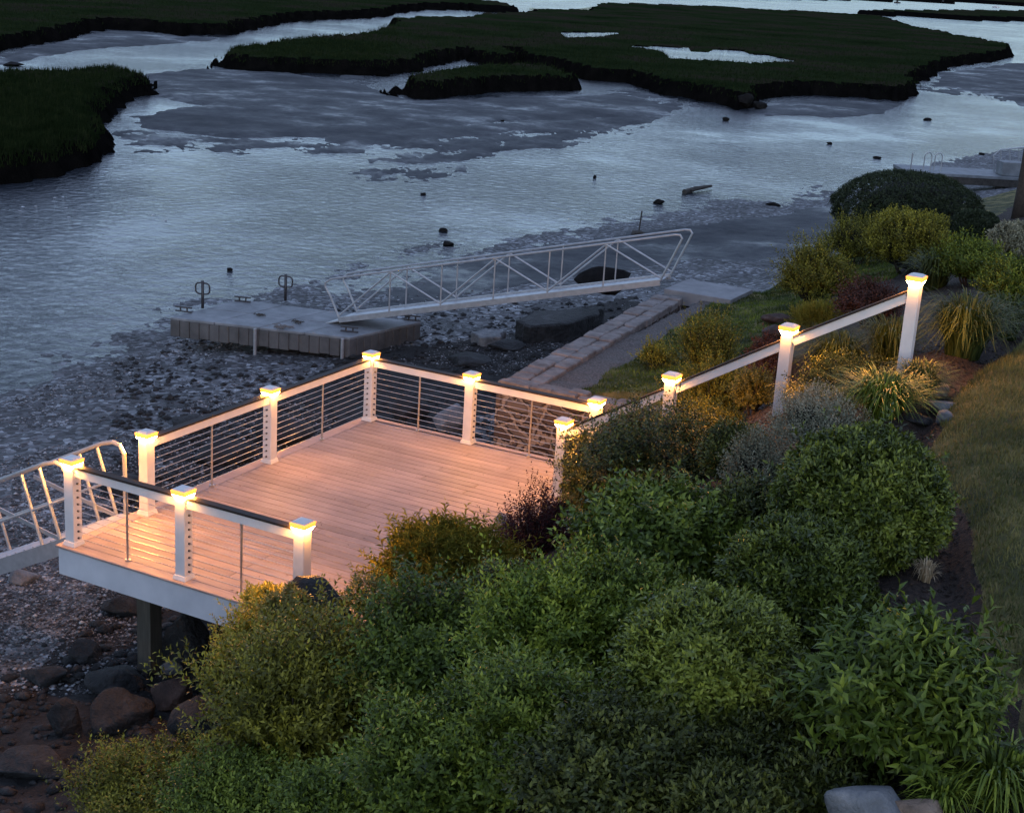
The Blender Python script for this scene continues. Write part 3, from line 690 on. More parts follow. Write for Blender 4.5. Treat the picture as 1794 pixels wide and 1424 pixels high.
# rocks behind the rail, between the deck and the beach
for i, (a, b_, c, d_, lb) in enumerate([(790,738,36,30,'big rounded grey boulder between the back railing and the stone wall'),
   (720,715,40,30,'dark boulder behind the back railing next to its corner post'),
   (610,760,50,26,'dark boulder behind the sea-side railing close to the corner post'),
   (500,755,60,30,'long dark boulder behind the sea-side railing, near its middle post'),
   (390,790,55,28,'dark boulder behind the left span of the sea-side railing'),
   (330,745,40,18,'small dark boulder on the cobbles beyond the left span of the sea-side railing'),
   (820,628,46,11,'dark weedy rock between the stone wall and the back railing'),
   (890,606,36,10,'dark weedy rock at the foot of the long stone wall'),
   (210,850,50,22,'dark boulder under the opening where the near gangway lands')]):
    rock(a, b_, c, d_, RG if i == 0 else RD, lb, 50+i)
# small rocks in the river
for i, (a, b_, c, d_, lb) in enumerate([(402,472,6,4,'tiny dark rock in the water beyond the left end of the float'),
  (776,403,10,4,'dark rock in the water, farther one of the pair beyond the gangway'),
  (785,427,14,5,'dark rock in the water, nearer one of the pair beyond the gangway'),
  (1154,354,12,5,'flat dark rock in the water left of the driftwood log'),
  (1272,209,7,5,'round dark rock on the mud below the broken marsh bank'),
  (1355,358,14,4,'dark weedy rock where the mud meets the water'),
  (1625,209,9,3,'flat dark rock in the water below the right tip of the marsh'),
  (1537,276,8,3,'small dark rock in the water left of the far dock'),
  (1453,251,5,3,'tiny dark rock in the middle of the right-hand water'),
  (1720,270,6,3,'tiny dark rock in the water beyond the far dock'),
  (741,340,6,3,'tiny dark rock just below the weed patch in the river'),
  (880,212,4,2,'speck of dark rock at the upper edge of the weed band'),
  (1042,310,4,3,'speck of dark rock in the shallow water above the gangway'),
  (22,113,18,4,'dark rocks awash at the far left below the marsh'),
  (1330,185,14,9,'dark peat lump broken off the marsh bank'),
  (1306,176,16,12,'tall dark peat lump fallen from the marsh bank'),
  (900,447,6,3,'tiny dark rock beyond the handrail of the gangway')]):
    rock(a, b_, c, d_, RB, lb, 80+i, 'river_rock', 'rock')
# cobbles (uncountable)
def scatter_stones(name, n, region, size, m, seed, label, kind='stuff'):
    r = np.random.default_rng(seed)
    bv = np.array([(0,0,1),(.9,0,.1),(.3,.85,.2),(-.7,.5,.1),(-.7,-.5,.2),(.3,-.85,.1),(0,0,-.4)])
    bf = np.array([(0,1,2),(0,2,3),(0,3,4),(0,4,5),(0,5,1),(6,2,1),(6,3,2),(6,4,3),(6,5,4),(6,1,5)])
    P = region(r, n); z, c = terrain(P[:,0], P[:,1]); ok = (z > WATER+.04) & (c != 1) & (c != 6) & (c != 7); P = P[ok]; z = z[ok]; n = len(P)
    s = size[0]+(size[1]-size[0])*r.random(n)**3.2
    V = bv[None]*(1+.35*(r.random((n,7,3))-.5))
    V = V*np.stack([s*(.7+.6*r.random(n)), s*(.7+.6*r.random(n)), s*(.35+.4*r.random(n))], 1)[:, None, :]
    a = r.random(n)*6.28; ca, sa = np.cos(a)[:, None], np.sin(a)[:, None]
    V = np.stack([V[:,:,0]*ca-V[:,:,1]*sa, V[:,:,0]*sa+V[:,:,1]*ca, V[:,:,2]], 2)+np.stack([P[:,0], P[:,1], z+.1*s], 1)[:, None, :]
    F = (bf[None]+7*np.arange(n)[:, None, None]).reshape(-1, 3)
    o = npmesh(name, V.reshape(-1, 3), F, m, attrs={'var': np.repeat(r.random(n), 7)}, loc=(0,0,0)); o['kind'] = kind
    tag(o, label, 'stones'); return o
m, n, l, b = mat('loose_stone'); M['stones'] = m
a = n.new('ShaderNodeAttribute'); a.attribute_name = 'var'
r = ramp(n, l, a.outputs['Fac'], [(0, (.025,.025,.027)), (.45, (.08,.08,.083)), (.75, (.2,.205,.215)), (1, (.5,.52,.55))]); l.new(r.outputs[0], b.inputs['Base Color'])
b.inputs['Roughness'].default_value = .45
t4 = noise(n, l, 30, 5); bb = bump(n, l, t4.outputs[0], .5, .01); l.new(bb.outputs[0], b.inputs['Normal'])
def reg_px(x0, x1, y0, y1, z=-2.):
    def f(r, n):
        X = x0+(x1-x0)*r.random(n); Y = y0+(y1-y0)*r.random(n)
        D = Fv[None]+Rv[None]*((X-W/2)/FPX)[:, None]+Uv[None]*((H/2-Y)/FPX)[:, None]
        t = (z-CAM[2])/D[:, 2]; return (CAM[None]+D*t[:, None])[:, :2]
    return f
def reg_box(x0, x1, y0, y1):
    return lambda r, n: np.stack([x0+(x1-x0)*r.random(n), y0+(y1-y0)*r.random(n)], 1)
def reg_clump(base, k=.75):
    def f(r, n):
        P = base(r, n*3); w = fbm(P[:,0]/1.1, P[:,1]/2.0, seed=333); return P[w > -.05][:n]
    return f
scatter_stones('shell_grit', 45000, reg_clump(reg_px(-60, 1000, 560, 1150)), (.008, .03), M['stones'], 7, 'fine pale grit and shell fragments on the wet beach')
scatter_stones('cobbles', 30000, reg_clump(reg_px(-60, 1150, 490, 1250)), (.008, .045), M['stones'], 1, 'wet grey cobbles and shells strewn over the beach around the deck')
scatter_stones('rocky_rubble', 2600, reg_box(-1.2, 3.4, -3, 8.5), (.02, .14), M['rock_dark'], 2, 'dark rubble of broken rock covering the bank under and before the deck')

scatter_stones('weedy_rubble', 5000, reg_px(200, 1150, 520, 900), (.02, .12), M['rock_dark'], 22, 'dark weed-covered rubble on the shore behind the deck railing')
# ------------------------------------------------------------------ float dock
fl = empty('float_dock', (-8.2, 15.2, -2.2), 'grey plastic float dock resting on the mud with ribbed sides', 'float dock')
FZ = -1.62
c4_ = [un(297,556,FZ), un(613,592,FZ), un(738,564,FZ), un(420,525,FZ)]
o_ = c4_[0]; eu = (c4_[1]-c4_[0]); ev = ((c4_[2]-c4_[1])+(c4_[3]-c4_[0]))/2
LU = np.linalg.norm(eu); eu = eu/LU; LV = np.linalg.norm(ev); ev = ev-eu*(ev@eu); LV = np.linalg.norm(ev); ev /= LV
def fp(u, v, z):
    s_, t_ = u/LU, v/LV; q = (c4_[0]*(1-s_)+c4_[1]*s_)*(1-t_)+(c4_[3]*(1-s_)+c4_[2]*s_)*t_; return (q[0], q[1], z)
def fbox(mb, u0, u1, v0, v1, z0, z1, mi=0): mb.hexa([fp(u0,v0,z0),fp(u1,v0,z0),fp(u1,v1,z0),fp(u0,v1,z0),fp(u0,v0,z1),fp(u1,v0,z1),fp(u1,v1,z1),fp(u0,v1,z1)], mi)
mb = MB(); nu, nv = 4, 2
for i in range(nu):
    for j in range(nv): fbox(mb, i*LU/nu+.008, (i+1)*LU/nu-.008, j*LV/nv+.008, (j+1)*LV/nv-.008, FZ-.06, FZ+.003*((i+j) % 2))
mb.build('deck_top', M['float'], fl, .015)
mb = MB(); ns = 18
fbox(mb, .03, LU-.03, .03, LV-.03, FZ-.42, FZ-.07)
for i in range(ns):
    u0 = i*LU/ns; fbox(mb, u0+.012, u0+LU/ns-.012, .005, .05, FZ-.44+.02*(i % 3 == 0), FZ-.061)
for i in range(10):
    v0 = i*LV/10; fbox(mb, LU-.05, LU-.005, v0+.012, v0+LV/10-.012, FZ-.44, FZ-.061)
mb.build('float_side', M['floatside'], fl, .01)
for (u, v) in ((LU*.49, -.05), (LU*.97, -.05)):
    mb = MB(); q = fp(u, v, 0); mb.tube([(q[0], q[1], -2.5), (q[0], q[1], FZ-.02)], .04, 10); mb.build('leg', M['alu'], fl)
for (px_, py_) in ((355, 540), (500, 527)):
    q = un(px_, py_, FZ); mb = MB(); mb.tube([q, q+[0,0,.64]], .034, 10)
    ri = eu; pts = []
    for k in range(33):
        t = 2*math.pi*k/32; a = .17*abs(math.cos(t))**.6*np.sign(math.cos(t)); b_ = .13*abs(math.sin(t))**.6*np.sign(math.sin(t))
        pts.append(q+ri*a+np.array([0,0,.46+b_]))
    mb.tube(pts, .019, 8); mb.build('mooring_hoop', M['darkmetal'], fl, smooth=True)
for (px_, py_) in ((322, 547), (425, 529), (612, 582), (722, 562)):
    q = un(px_, py_, FZ); mb = MB(); mb.bar(q+[0,0,.02]-eu*.2, q+[0,0,.02]+eu*.2, .05, .03); mb.tube([q-eu*.08+[0,0,.03], q-eu*.08+[0,0,.10]], .02, 8); mb.tube([q+eu*.08+[0,0,.03], q+eu*.08+[0,0,.10]], .02, 8)
    mb.bar(q+[0,0,.115]-eu*.2, q+[0,0,.115]+eu*.2, .045, .035); mb.build('cleat', M['darkmetal'], fl, .008)
# weed clumps on the float
r = np.random.default_rng(5)
for (px_, py_, s_, lb) in ((495,574,.2,'clump of pale seaweed lying at the middle of the near edge of the float'), (520,565,.1,'scrap of seaweed near the middle of the float'), (455,553,.09,'scrap of dark seaweed on the left half of the float')):
    q = un(px_, py_, FZ+.01); mb = MB()
    for k in range(26):
        a = r.random()*6.28; c_ = q+np.array([r.normal()*s_*.5, r.normal()*s_*.3, .01]); L_ = s_*r.uniform(.4, 1.2)
        mb.tube([c_, c_+[math.cos(a)*L_*.5, math.sin(a)*L_*.5, .03], c_+[math.cos(a+.5)*L_, math.sin(a+.5)*L_, .004]], .008, 5)
    o = mb.build('seaweed', M['mortar'] if s_ > .15 else M['wood']); tag(o, lb, 'seaweed')

# ------------------------------------------------------------------ far gangway
gw = empty('gangway', (-3.5, 16, -1.6), 'long silver aluminium truss gangway from the seawall landing down to the float', 'gangway')
NA = un(594,565,FZ+.06); NB = un(1156,500,.2); FA = un(634,548,FZ+.06); FB = un(1196,489,.2)
dirx = NB-NA; LG = np.linalg.norm(dirx); dirx /= LG; side = (FA-NA+FB-NB)/2; side[2] = 0; side -= dirx*(side@dirx); WG = .92; side = side/np.linalg.norm(side)*WG
def gp(s, k, h): return NA+dirx*(s*LG)+side*k+np.array([0,0,h])
for k in (0, 1):
    nm = 'side_truss'
    mb = MB(); mb.bar(gp(0,k,.06), gp(1,k,.06), .05, .12)
    th = 1.02
    pts = [gp(0,k,.1)]
    # rounded, outward leaning ends
    e = -.055
    pts += [gp(e*.6,k,.65), gp(e*.9,k,.86), gp(e*.9,k,.95), gp(e*.6,k,1.01), gp(e*.1,k,th)]
    pts += [gp(t,k,th) for t in np.linspace(.02, .98, 12)]
    pts += [gp(1-e*-.0+.03,k,th), gp(1.045,k,1.0), gp(1.052,k,.92), gp(1.045,k,.8), gp(1.0,k,.1)]
    mb.tube(pts, .024, 8)
    st_ = [i/6 for i in range(7)]
    for i in range(1, 6): mb.tube([gp(st_[i],k,.1), gp(st_[i],k,th)], .017, 8)
    for a, b_ in ((0,1),(2,1),(2,3),(4,3),(4,5),(6,5)): mb.tube([gp(st_[a],k,.16), gp(st_[b_],k,th-.02)], .02, 8)
    mb.build(nm, M['alu'], gw)
mb = MB()
for i in range(60): mb.bar(gp((i+.08)/60,.02,.06), gp((i+.08)/60,.98,.06), LG/60*.85, .03, up=(0,0,1))
mb.build('walkway', M['alu'], gw)
mb = MB(); a = gp(0,.0,.05); mb.hexa([a-dirx*.55+[0,0,-.06], a+[0,0,-.03], a+side+[0,0,-.03], a+side-dirx*.55+[0,0,-.06], a-dirx*.55+[0,0,-.04], a, a+side, a+side-dirx*.55+[0,0,-.04]]); mb.build('end_ramp', M['alu'], gw)

# ------------------------------------------------------------------ near gangway, left edge
g2 = empty('gangway', (-.3, .6, -.1), 'near aluminium gangway with rounded handrail ends landing on the left edge of the deck', 'gangway')
slope = -.5
def g2p(s, yy, h): return np.array([-.17-s, yy, -.03+slope*s+h])
for k, yy in enumerate((.12, 1.02)):
    mb = MB(); mb.bar(g2p(-.0,yy,-.05), g2p(6.5,yy,-.05), .05, .18)
    pts = [g2p(0.02,yy,.0), g2p(0.02,yy,.55), g2p(0.03,yy,.78), g2p(.09,yy,.9), g2p(.2,yy,.97), g2p(.36,yy,1.0)]+[g2p(t,yy,1.0) for t in np.linspace(.6,6.5,10)]
    mb.tube(pts, .026, 10)
    mb.tube([g2p(.02,yy,.5)]+[g2p(t,yy,.5) for t in np.linspace(.5,6.5,8)], .016, 8)
    for s0 in (.14, .42, 1.9, 3.4, 4.9): mb.tube([g2p(s0,yy,0), g2p(s0+.30,yy,.97)], .02, 8)
    mb.bar(g2p(.15,yy+.03,.02), g2p(1.5,yy+.03,.9), .015, .05)
    mb.build('handrail', M['alu'], g2, smooth=False)
mb = MB()
for i in range(46): mb.bar(g2p(i*.14,.15,.02), g2p(i*.14,.99,.02), .13, .03)
mb.build('walkway', M['alu'], g2)

# ------------------------------------------------------------------ things on the flat
mb = MB(); a = un(1199,337,WATER+.06); b_ = un(1246,326,WATER+.12); mb.tube([a, a*.6+b_*.4+[0,0,.04], b_], [.12,.1,.06], 8); mb.tube([a*.8+b_*.2, a*.8+b_*.2+[.2,-.25,.1]], .04, 6)
o = mb.build('driftwood_log', M['wood']); tag(o, 'dark driftwood log lying in the shallow water right of the middle', 'log')
q = un(1119,408,-2.25); mb = MB(); mb.tube([q, q+[.05,0,.75]], .025, 8); V_, F_ = rockmesh(5, 2); mb.add(V_*[.32,.22,.12]+q, [tuple(f) for f in F_])
o = mb.build('marker_stake', M['wood']); tag(o, 'thin stake standing in a dark lump of mud behind the gangway', 'stake')
for i, (a, b_, lb) in enumerate([(96,347,'left one of the two foam flecks at the far side of the smooth patch'),(110,346,'right one of the two foam flecks at the far side of the smooth patch'),(36,370,'foam fleck at the left end of the smooth patch'),(116,365,'foam fleck in the middle of the smooth patch'),(40,363,'faint foam fleck just above the left-end one'),(121,381,'foam fleck at the near side of the smooth patch'),(268,378,'foam fleck on open water, upper one of the right pair'),(290,387,'foam fleck on open water, lower one of the right pair'),(62,362,'faint foam fleck between the left end and the middle one')]):
    q = un(a, b_, WATER); V_, F_ = rockmesh(200+i, 2, .4); V_ = V_*[.07,.06,.008]+q+[0,0,.01]  # small flat white blobs lying on the water
    o = npmesh('white_fleck', V_, F_, M['whitish'], smooth=True, loc=q); tag(o, lb, 'whitish', 'white flecks on the water')
# far dock
fd = empty('far_dock', tuple(un(1700,310,-1.2)), 'neighbouring dock platform beyond the clipped hedge with a grey box on it', 'dock')
a0 = un(1592,303,-1.25); a1 = un(1860,318,-1.25); dx_ = a1-a0; L_ = np.linalg.norm(dx_); dx_ /= L_; sd_ = np.array([-dx_[1], dx_[0], 0])
def dp(u, v, z): q = a0+dx_*u+sd_*v; return (q[0], q[1], z)
def dbox(mb, u0, u1, v0, v1, z0, z1): mb.hexa([dp(u0,v0,z0),dp(u1,v0,z0),dp(u1,v1,z0),dp(u0,v1,z0),dp(u0,v0,z1),dp(u1,v0,z1),dp(u1,v1,z1),dp(u0,v1,z1)])
mb = MB(); dbox(mb, 0, L_, 0, 2.4, -1.32, -1.2); mb.build('platform', M['float'], fd, .01)
mb = MB(); dbox(mb, .02, L_, .02, 2.38, -1.62, -1.325); mb.build('skirt_beam', M['wood'], fd, .01)
mb = MB(); dbox(mb, L_*.62, L_*.86, .3, 1.1, -1.19, -.62); mb.build('dock_box', M['float'], fd, .02)
for u in (.5, 4., L_-.6):
    mb = MB(); q = dp(u, .3, 0); mb.tube([(q[0],q[1],-2.8), (q[0],q[1],-1.63)], .12, 10); mb.build('pile', M['wood'], fd)
mb = MB()
for u in (.75, 1.2): 
    pts = [dp(u,.5,-1.2), dp(u,.5,-.55), dp(u+.08,.5,-.42), dp(u+.22,.5,-.42), dp(u+.3,.5,-.55), dp(u+.3,.5,-1.2)]; mb.tube(pts, .025, 6)
mb.tube([dp(.15,.3,-1.2), dp(.15,.3,-.45)], .03, 6); mb.build('ladder_rail', M['alu'], fd)
mb = MB(); mb.tube([dp(L_*.64,1.6,-1.2), dp(L_*.62,1.6,-.5), dp(L_*.66,1.6,-.25), dp(L_,1.6,.1)], .03, 6)
for k in range(4): mb.tube([dp(L_*(.68+.06*k),1.6,-1.0), dp(L_*(.66+.06*k),1.6,-.2+.05*k)], .025, 6)
mb.build('gangway_rail', M['alu'], fd)
# tree trunk at the right edge
tt = empty('tree', tuple(un(1786,392,.9)), 'dark tree trunk cut by the right edge of the view beside the far dock', 'tree')
q = un(1783,396,.9); top = q+np.array([-.05,0,6.5]); pts = [q+(top-q)*t+np.array([.05*math.sin(5*t), 0, 0]) for t in np.linspace(0,1,10)]
mb = MB(); mb.tube(pts, np.linspace(.2,.12,10), 12)
mb.tube([pts[2], pts[2]+[.5,-.2,.9], pts[2]+[1.0,-.3,2.2]], [.09,.07,.04], 8)
mb.build('trunk', M['twig'], tt, smooth=True)
# far boats along the top right
for i, (a, b_, s_, lb) in enumerate([(1745,14,1.6,'small white boat moored at the far bank at the top right'), (1572,6,1.3,'dark little boat on the far channel, leftmost one'), (1652,5,1.2,'dark little boat on the far channel, middle one')]):
    q = un(a, b_, WATER); mb = MB(); bt = empty('moored_boat', tuple(q), lb, 'boat', 'boats on the far channel')
    hs = []
    for k in range(7):
        t = k/6; w = s_*.32*math.sin(math.pi*min(1, .35+t*.65))**.7 if k < 6 else .03
        hs.append([q+[s_*(t*2-1), -w, .45], q+[s_*(t*2-1), -w*.6, -.05], q+[s_*(t*2-1), w*.6, -.05], q+[s_*(t*2-1), w, .45]])
    V_ = [v for h_ in hs for v in h_]; F_ = [(k*4+j, k*4+(j+1) % 4, (k+1)*4+(j+1) % 4, (k+1)*4+j) for k in range(6) for j in range(4)]+[(3,2,1,0),(24,25,26,27)]
    mb.add(V_, F_); mb.build('hull', M['hullwhite'] if i == 0 else M['wood'], bt)
    mb = MB(); mb.hexa([q+[x*s_*.4, y*s_*.2, z] for z, k in ((.45,1),(.95,.8)) for x, y in ((-1*k,-1*k),(.6*k,-1*k),(.6*k,1*k),(-1*k,1*k))]); mb.build('cabin', M['hullwhite'] if i == 0 else M['darkmetal'], bt, .03)

# ------------------------------------------------------------------ plants
def nrm(v): return v/(np.linalg.norm(v, axis=-1, keepdims=True)+1e-9)
def leaves(B, A, N, L, Wd, fold=.12, droop=.12, simple=False):
    """arrays of leaf base, axis, rough normal, length, width -> verts, faces"""
    S_ = nrm(np.cross(A, N)); N = np.cross(S_, A); L = L[:, None]; Wd = Wd[:, None]; n = len(B)
    if simple:
        V = np.stack([B, B+A*L*.45-S_*Wd/2+N*L*fold, B+A*L-N*L*droop, B+A*L*.45+S_*Wd/2+N*L*fold], 1)
        F = np.array([(0,1,2),(0,2,3)])
    else:
        V = np.stack([B, B+A*L*.42-S_*Wd/2+N*L*fold*.6, B+A*L*.5-N*L*droop*.15, B+A*L*.42+S_*Wd/2+N*L*fold*.6, B+A*L-N*L*droop], 1)
        F = np.array([(0,1,2),(0,2,3),(1,4,2),(2,4,3)])
    k = V.shape[1]
    return V.reshape(-1, 3), (F[None]+k*np.arange(n)[:, None, None]).reshape(-1, 3), k
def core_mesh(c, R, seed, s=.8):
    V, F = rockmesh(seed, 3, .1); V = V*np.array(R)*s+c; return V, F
PC = 0
def shrub(name, label, cat, px_, py_, rx, ry, lm, n=1500, k=6, L=.05, Wr=.4, stem=.12, up=.5, ang=55, lump=.12, lf=2.2, shell=.25, core=.82, simple=True, hk=.85, seed=None, group=None, low=-.35, squash=1., fold=.12, droop=.15, cm=None, stems=5, var0=0., jl=.4, dep=1., at=None, stray=0.):
    global PC
    PC += 1; seed = seed or 500+PC; r = np.random.default_rng(seed)
    c = place(px_, py_, ry*hk)[0] if at is None else unax(px_, py_, *at)
    d = (c-CAM)@Fv
    R = np.array([rx*d/FPX, rx*d/FPX*dep, ry*d/FPX*1.0*squash])
    g = gz(c[0], c[1])
    root = empty(name, (c[0], c[1], g), label, cat, group)
    n3 = r.normal(size=(n*3, 3)); n3 = nrm(n3); n3 = n3[n3[:,2] > low]
    n3 = n3[:n]; n = len(n3); dp_ = (.2 if stray > .05 else .07); cl = fbm(*((c+n3*R)/.14).T, seed=seed+7, o=2)
    rec = (1-sstep(-.18, .08, cl))   # hollows between the leaf clumps
    lu = 1+lump*1.8*fbm(n3[:,0]*lf+seed, n3[:,1]*lf, n3[:,2]*lf, seed=seed, o=3)-dp_*rec
    rad = (1-shell*r.random(n)**1.6)*lu*(1+(r.random(n) < stray)*.42*r.random(n))
    P = c+n3*R*rad[:, None]
    N0 = nrm(n3/R)
    D = nrm(N0+np.array([0,0,up])+r.normal(size=(n,3))*.35)
    P = P-D*stem*.6
    t = (np.arange(k)+.6)/k
    T = np.tile(t, (n, 1)); Bs = P[:, None, :]+D[:, None, :]*(stem*T)[:, :, None]
    ref = nrm(np.cross(D, r.normal(size=(n,3)))); ref2 = np.cross(D, ref)
    ph = (np.arange(k)*2.4)[None]+r.random((n,1))*6.28
    Rd = ref[:, None]*np.cos(ph)[..., None]+ref2[:, None]*np.sin(ph)[..., None]
    th = np.radians(ang*(1.15-.55*T)+r.normal(size=(n,k))*10)
    A = D[:, None]*np.cos(th)[..., None]+Rd*np.sin(th)[..., None]
    Nn = D[:, None]*np.sin(th)[..., None]-Rd*np.cos(th)[..., None]+np.array([0,0,.25])
    A = nrm(A+r.normal(size=A.shape)*.12)
    sc = (1-jl/2+jl*r.random((n,k)))*(1.1-.35*T)
    V, F, kv = leaves(Bs.reshape(-1,3), A.reshape(-1,3), nrm(Nn).reshape(-1,3), (L*sc).ravel(), (L*Wr*sc).ravel(), fold, droop, simple)
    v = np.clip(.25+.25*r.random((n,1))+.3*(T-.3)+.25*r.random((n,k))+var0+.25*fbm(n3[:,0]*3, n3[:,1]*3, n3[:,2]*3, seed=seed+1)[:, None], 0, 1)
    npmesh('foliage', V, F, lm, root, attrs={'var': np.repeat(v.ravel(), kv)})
    if core:
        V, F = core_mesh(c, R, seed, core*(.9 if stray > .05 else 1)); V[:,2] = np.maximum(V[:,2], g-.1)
        npmesh('shade_core', V, F, cm or M['core'], root, smooth=True)  # dark blob that paints shade into the gaps between leaves
    if stems:
        mb = MB()
        for i in range(stems):
            a = r.random()*6.28; q0 = np.array([c[0]+.1*R[0]*math.cos(a), c[1]+.1*R[1]*math.sin(a), g-.1]); q1 = c+R*np.array([math.cos(a)*.55, math.sin(a)*.55, .1]); q2 = c+R*np.array([math.cos(a)*.7, math.sin(a)*.7, .6])
            mb.tube([q0, q0*.5+q1*.5+[0,0,.1*R[2]], q1, q2], [.018,.015,.011,.006], 6)
        mb.build('stem', M['twig'], root)
    return root
def blades(name, label, cat, px_, py_, rx, ry, lm, n=260, Wd=.014, hk=.6, seed=None, group=None, droop=1., spread=.32, seg=6, flowers=None, hvar=.5):
    """clump of arching grass blades"""
    global PC
    PC += 1; seed = seed or 800+PC; r = np.random.default_rng(seed)
    c, _ = place(px_, py_, ry*hk); d = (c-CAM)@Fv; Rx = rx*d/FPX; Rz = ry*d/FPX; g = gz(c[0], c[1])
    root = empty(name, (c[0], c[1], g), label, cat, group)
    a = r.random(n)*6.28; rr_ = Rx*spread*np.sqrt(r.random(n)); b0 = np.stack([c[0]+rr_*np.cos(a), c[1]+rr_*np.sin(a), np.full(n, g-.03)], 1)
    a2 = a+r.normal(size=n)*.5; reach = Rx*(.05+1.15*r.random(n)); hh = Rz*1.55*(1-hvar*r.random(n))
    t = np.linspace(0, 1, seg+1)
    X = reach[:, None]*(t**1.6)[None]; dr = (.7+.9*r.random(n)*droop)[:, None]; Z = hh[:, None]*np.sin(np.minimum(t[None]*math.pi*.5*dr*1.15, 2.7))
    dirs = np.stack([np.cos(a2), np.sin(a2)], 1); C = np.stack([b0[:,0:1]+dirs[:,0:1]*X, b0[:,1:2]+dirs[:,1:2]*X, b0[:,2:3]+Z], 2)
    sd_ = np.stack([-dirs[:,1], dirs[:,0], np.zeros(n)], 1)[:, None]; w = Wd*(.7+.6*r.random(n))[:, None]*(1-t[None]**2.2)+.0008
    Lf = C-sd_*w[..., None]/2; Rt = C+sd_*w[..., None]/2
    V = np.stack([Lf, Rt], 2).reshape(-1, 3); k = 2*(seg+1)
    f = np.array([(2*i, 2*i+1, 2*i+3, 2*i+2) for i in range(seg)]); F = (f[None]+k*np.arange(n)[:, None, None]).reshape(-1, 4)
    v = np.clip(.15+.6*r.random(n), 0, 1)[:, None]+np.repeat(t, 2)[None]*.25
    npmesh('leaf_blades', V, F, lm, root, attrs={'var': np.clip(v, 0, 1).ravel()})
    return root

LM = {}
LM['dark'] = mat_leaf('glossy_dark_leaf', (0.004,0.007,0.001), (0.054,0.078,0.012), (0.271,0.318,0.050), .34, .12, .28)
LM['dull'] = mat_leaf('dull_dark_leaf', (0.004,0.005,0.001), (0.040,0.053,0.010), (0.191,0.206,0.039), .45, .12, .28)
LM['green'] = mat_leaf('green_leaf', (0.005,0.010,0.001), (0.081,0.123,0.015), (0.340,0.404,0.052), .45, .12, .28)
LM['olive'] = mat_leaf('olive_leaf', (0.008,0.010,0.001), (0.123,0.123,0.013), (0.453,0.404,0.047), .48, .12, .28)
LM['spirea'] = mat_leaf('fresh_green_leaf', (0.007,0.012,0.001), (0.110,0.165,0.015), (0.427,0.475,0.052), .48, .12, .28)
LM['yellow'] = mat_leaf('yellow_green_leaf', (.06,.065,.012), (.14,.14,.025), (.28,.25,.05), .45, .3)
LM['gold'] = mat_leaf('golden_thread_leaf', (.11,.10,.012), (.26,.24,.03), (.42,.40,.06), .6, .3)
LM['burg'] = mat_leaf('burgundy_leaf', (.012,.004,.004), (.030,.008,.008), (.07,.016,.014), .6, .1, .15)
LM['rust'] = mat_leaf('rusty_red_leaf', (.04,.015,.008), (.10,.035,.018), (.18,.07,.03), .5, .25)
LM['silver'] = mat_leaf('silver_leaf', (.09,.09,.055), (.23,.23,.15), (.46,.45,.32), .7, .12, .2)
LM['grass'] = mat_leaf('grass_blade', (.016,.028,.007), (.045,.068,.015), (.13,.15,.04), .5, .2, .25)
LM['straw'] = mat_leaf('straw_blade', (.25,.18,.10), (.42,.33,.2), (.6,.5,.34), .6, .3)
LM['hedge'] = mat_leaf('clipped_yew_leaf', (.014,.024,.008), (.026,.042,.012), (.05,.068,.02), .55, .15)
LM['turf'] = mat_leaf('turf_blade', (.03,.045,.012), (.13,.14,.038), (.36,.31,.11), .6, .3)
LM['marshg'] = mat_leaf('marsh_grass_blade', (.007,.014,.005), (.018,.028,.010), (.036,.044,.017), .95, .2, .0)
LM['flower'] = mat_leaf('yellow_flower', (.6,.4,.03), (.75,.5,.04), (.85,.6,.08), .6, .3)
LM['bud_glint'] = mat_leaf('yellow_green_bud_glint', (.2,.3,.02), (.35,.5,.04), (.5,.6,.06), .6, .3)
LM['white_fl'] = mat_leaf('white_flower', (.6,.6,.6), (.7,.7,.7), (.8,.8,.8), .6, .3)

# clipped rounded shrubs, right of centre
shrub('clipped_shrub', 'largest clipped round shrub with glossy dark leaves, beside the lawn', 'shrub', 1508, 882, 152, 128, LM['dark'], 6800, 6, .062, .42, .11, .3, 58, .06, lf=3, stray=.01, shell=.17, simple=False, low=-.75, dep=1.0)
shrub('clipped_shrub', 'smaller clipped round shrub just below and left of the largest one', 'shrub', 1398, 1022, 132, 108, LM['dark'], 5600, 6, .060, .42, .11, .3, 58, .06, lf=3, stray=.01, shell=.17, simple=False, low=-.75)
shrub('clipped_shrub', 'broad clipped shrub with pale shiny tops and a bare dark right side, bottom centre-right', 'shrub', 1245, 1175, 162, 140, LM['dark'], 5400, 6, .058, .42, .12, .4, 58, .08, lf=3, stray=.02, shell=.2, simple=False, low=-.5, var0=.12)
shrub('peony', 'large-leaved peony bush with long pointed leaves above the granite boulders', 'shrub', 1562, 1222, 162, 136, LM['green'], 1500, 7, .112, .33, .24, .7, 60, .26, shell=.45, simple=False, low=-.4, droop=.3, var0=-.12, stray=.2, core=.72)
shrub('leafy_shrub', 'broad dark green shrub with big rounded leaves right of the burgundy shrub', 'shrub', 1148, 945, 140, 96, LM['green'], 3200, 6, .08, .5, .18, .6, 60, .22, stray=.2, shell=.4, core=.75, simple=False, low=-.5)
shrub('leafy_shrub', 'loose fresh green shrub with wispy shoots, centre of the lower garden', 'shrub', 965, 1115, 138, 130, LM['spirea'], 3000, 9, .058, .42, .24, .9, 55, .3, stray=.3, shell=.45, core=.72, simple=False)
shrub('leafy_shrub', 'mid green shrub between the fresh green shrub and the broad clipped one', 'shrub', 1115, 1075, 95, 90, LM['green'], 2200, 8, .06, .42, .2, .8, 55, .28, stray=.25, shell=.45, core=.72, simple=False)
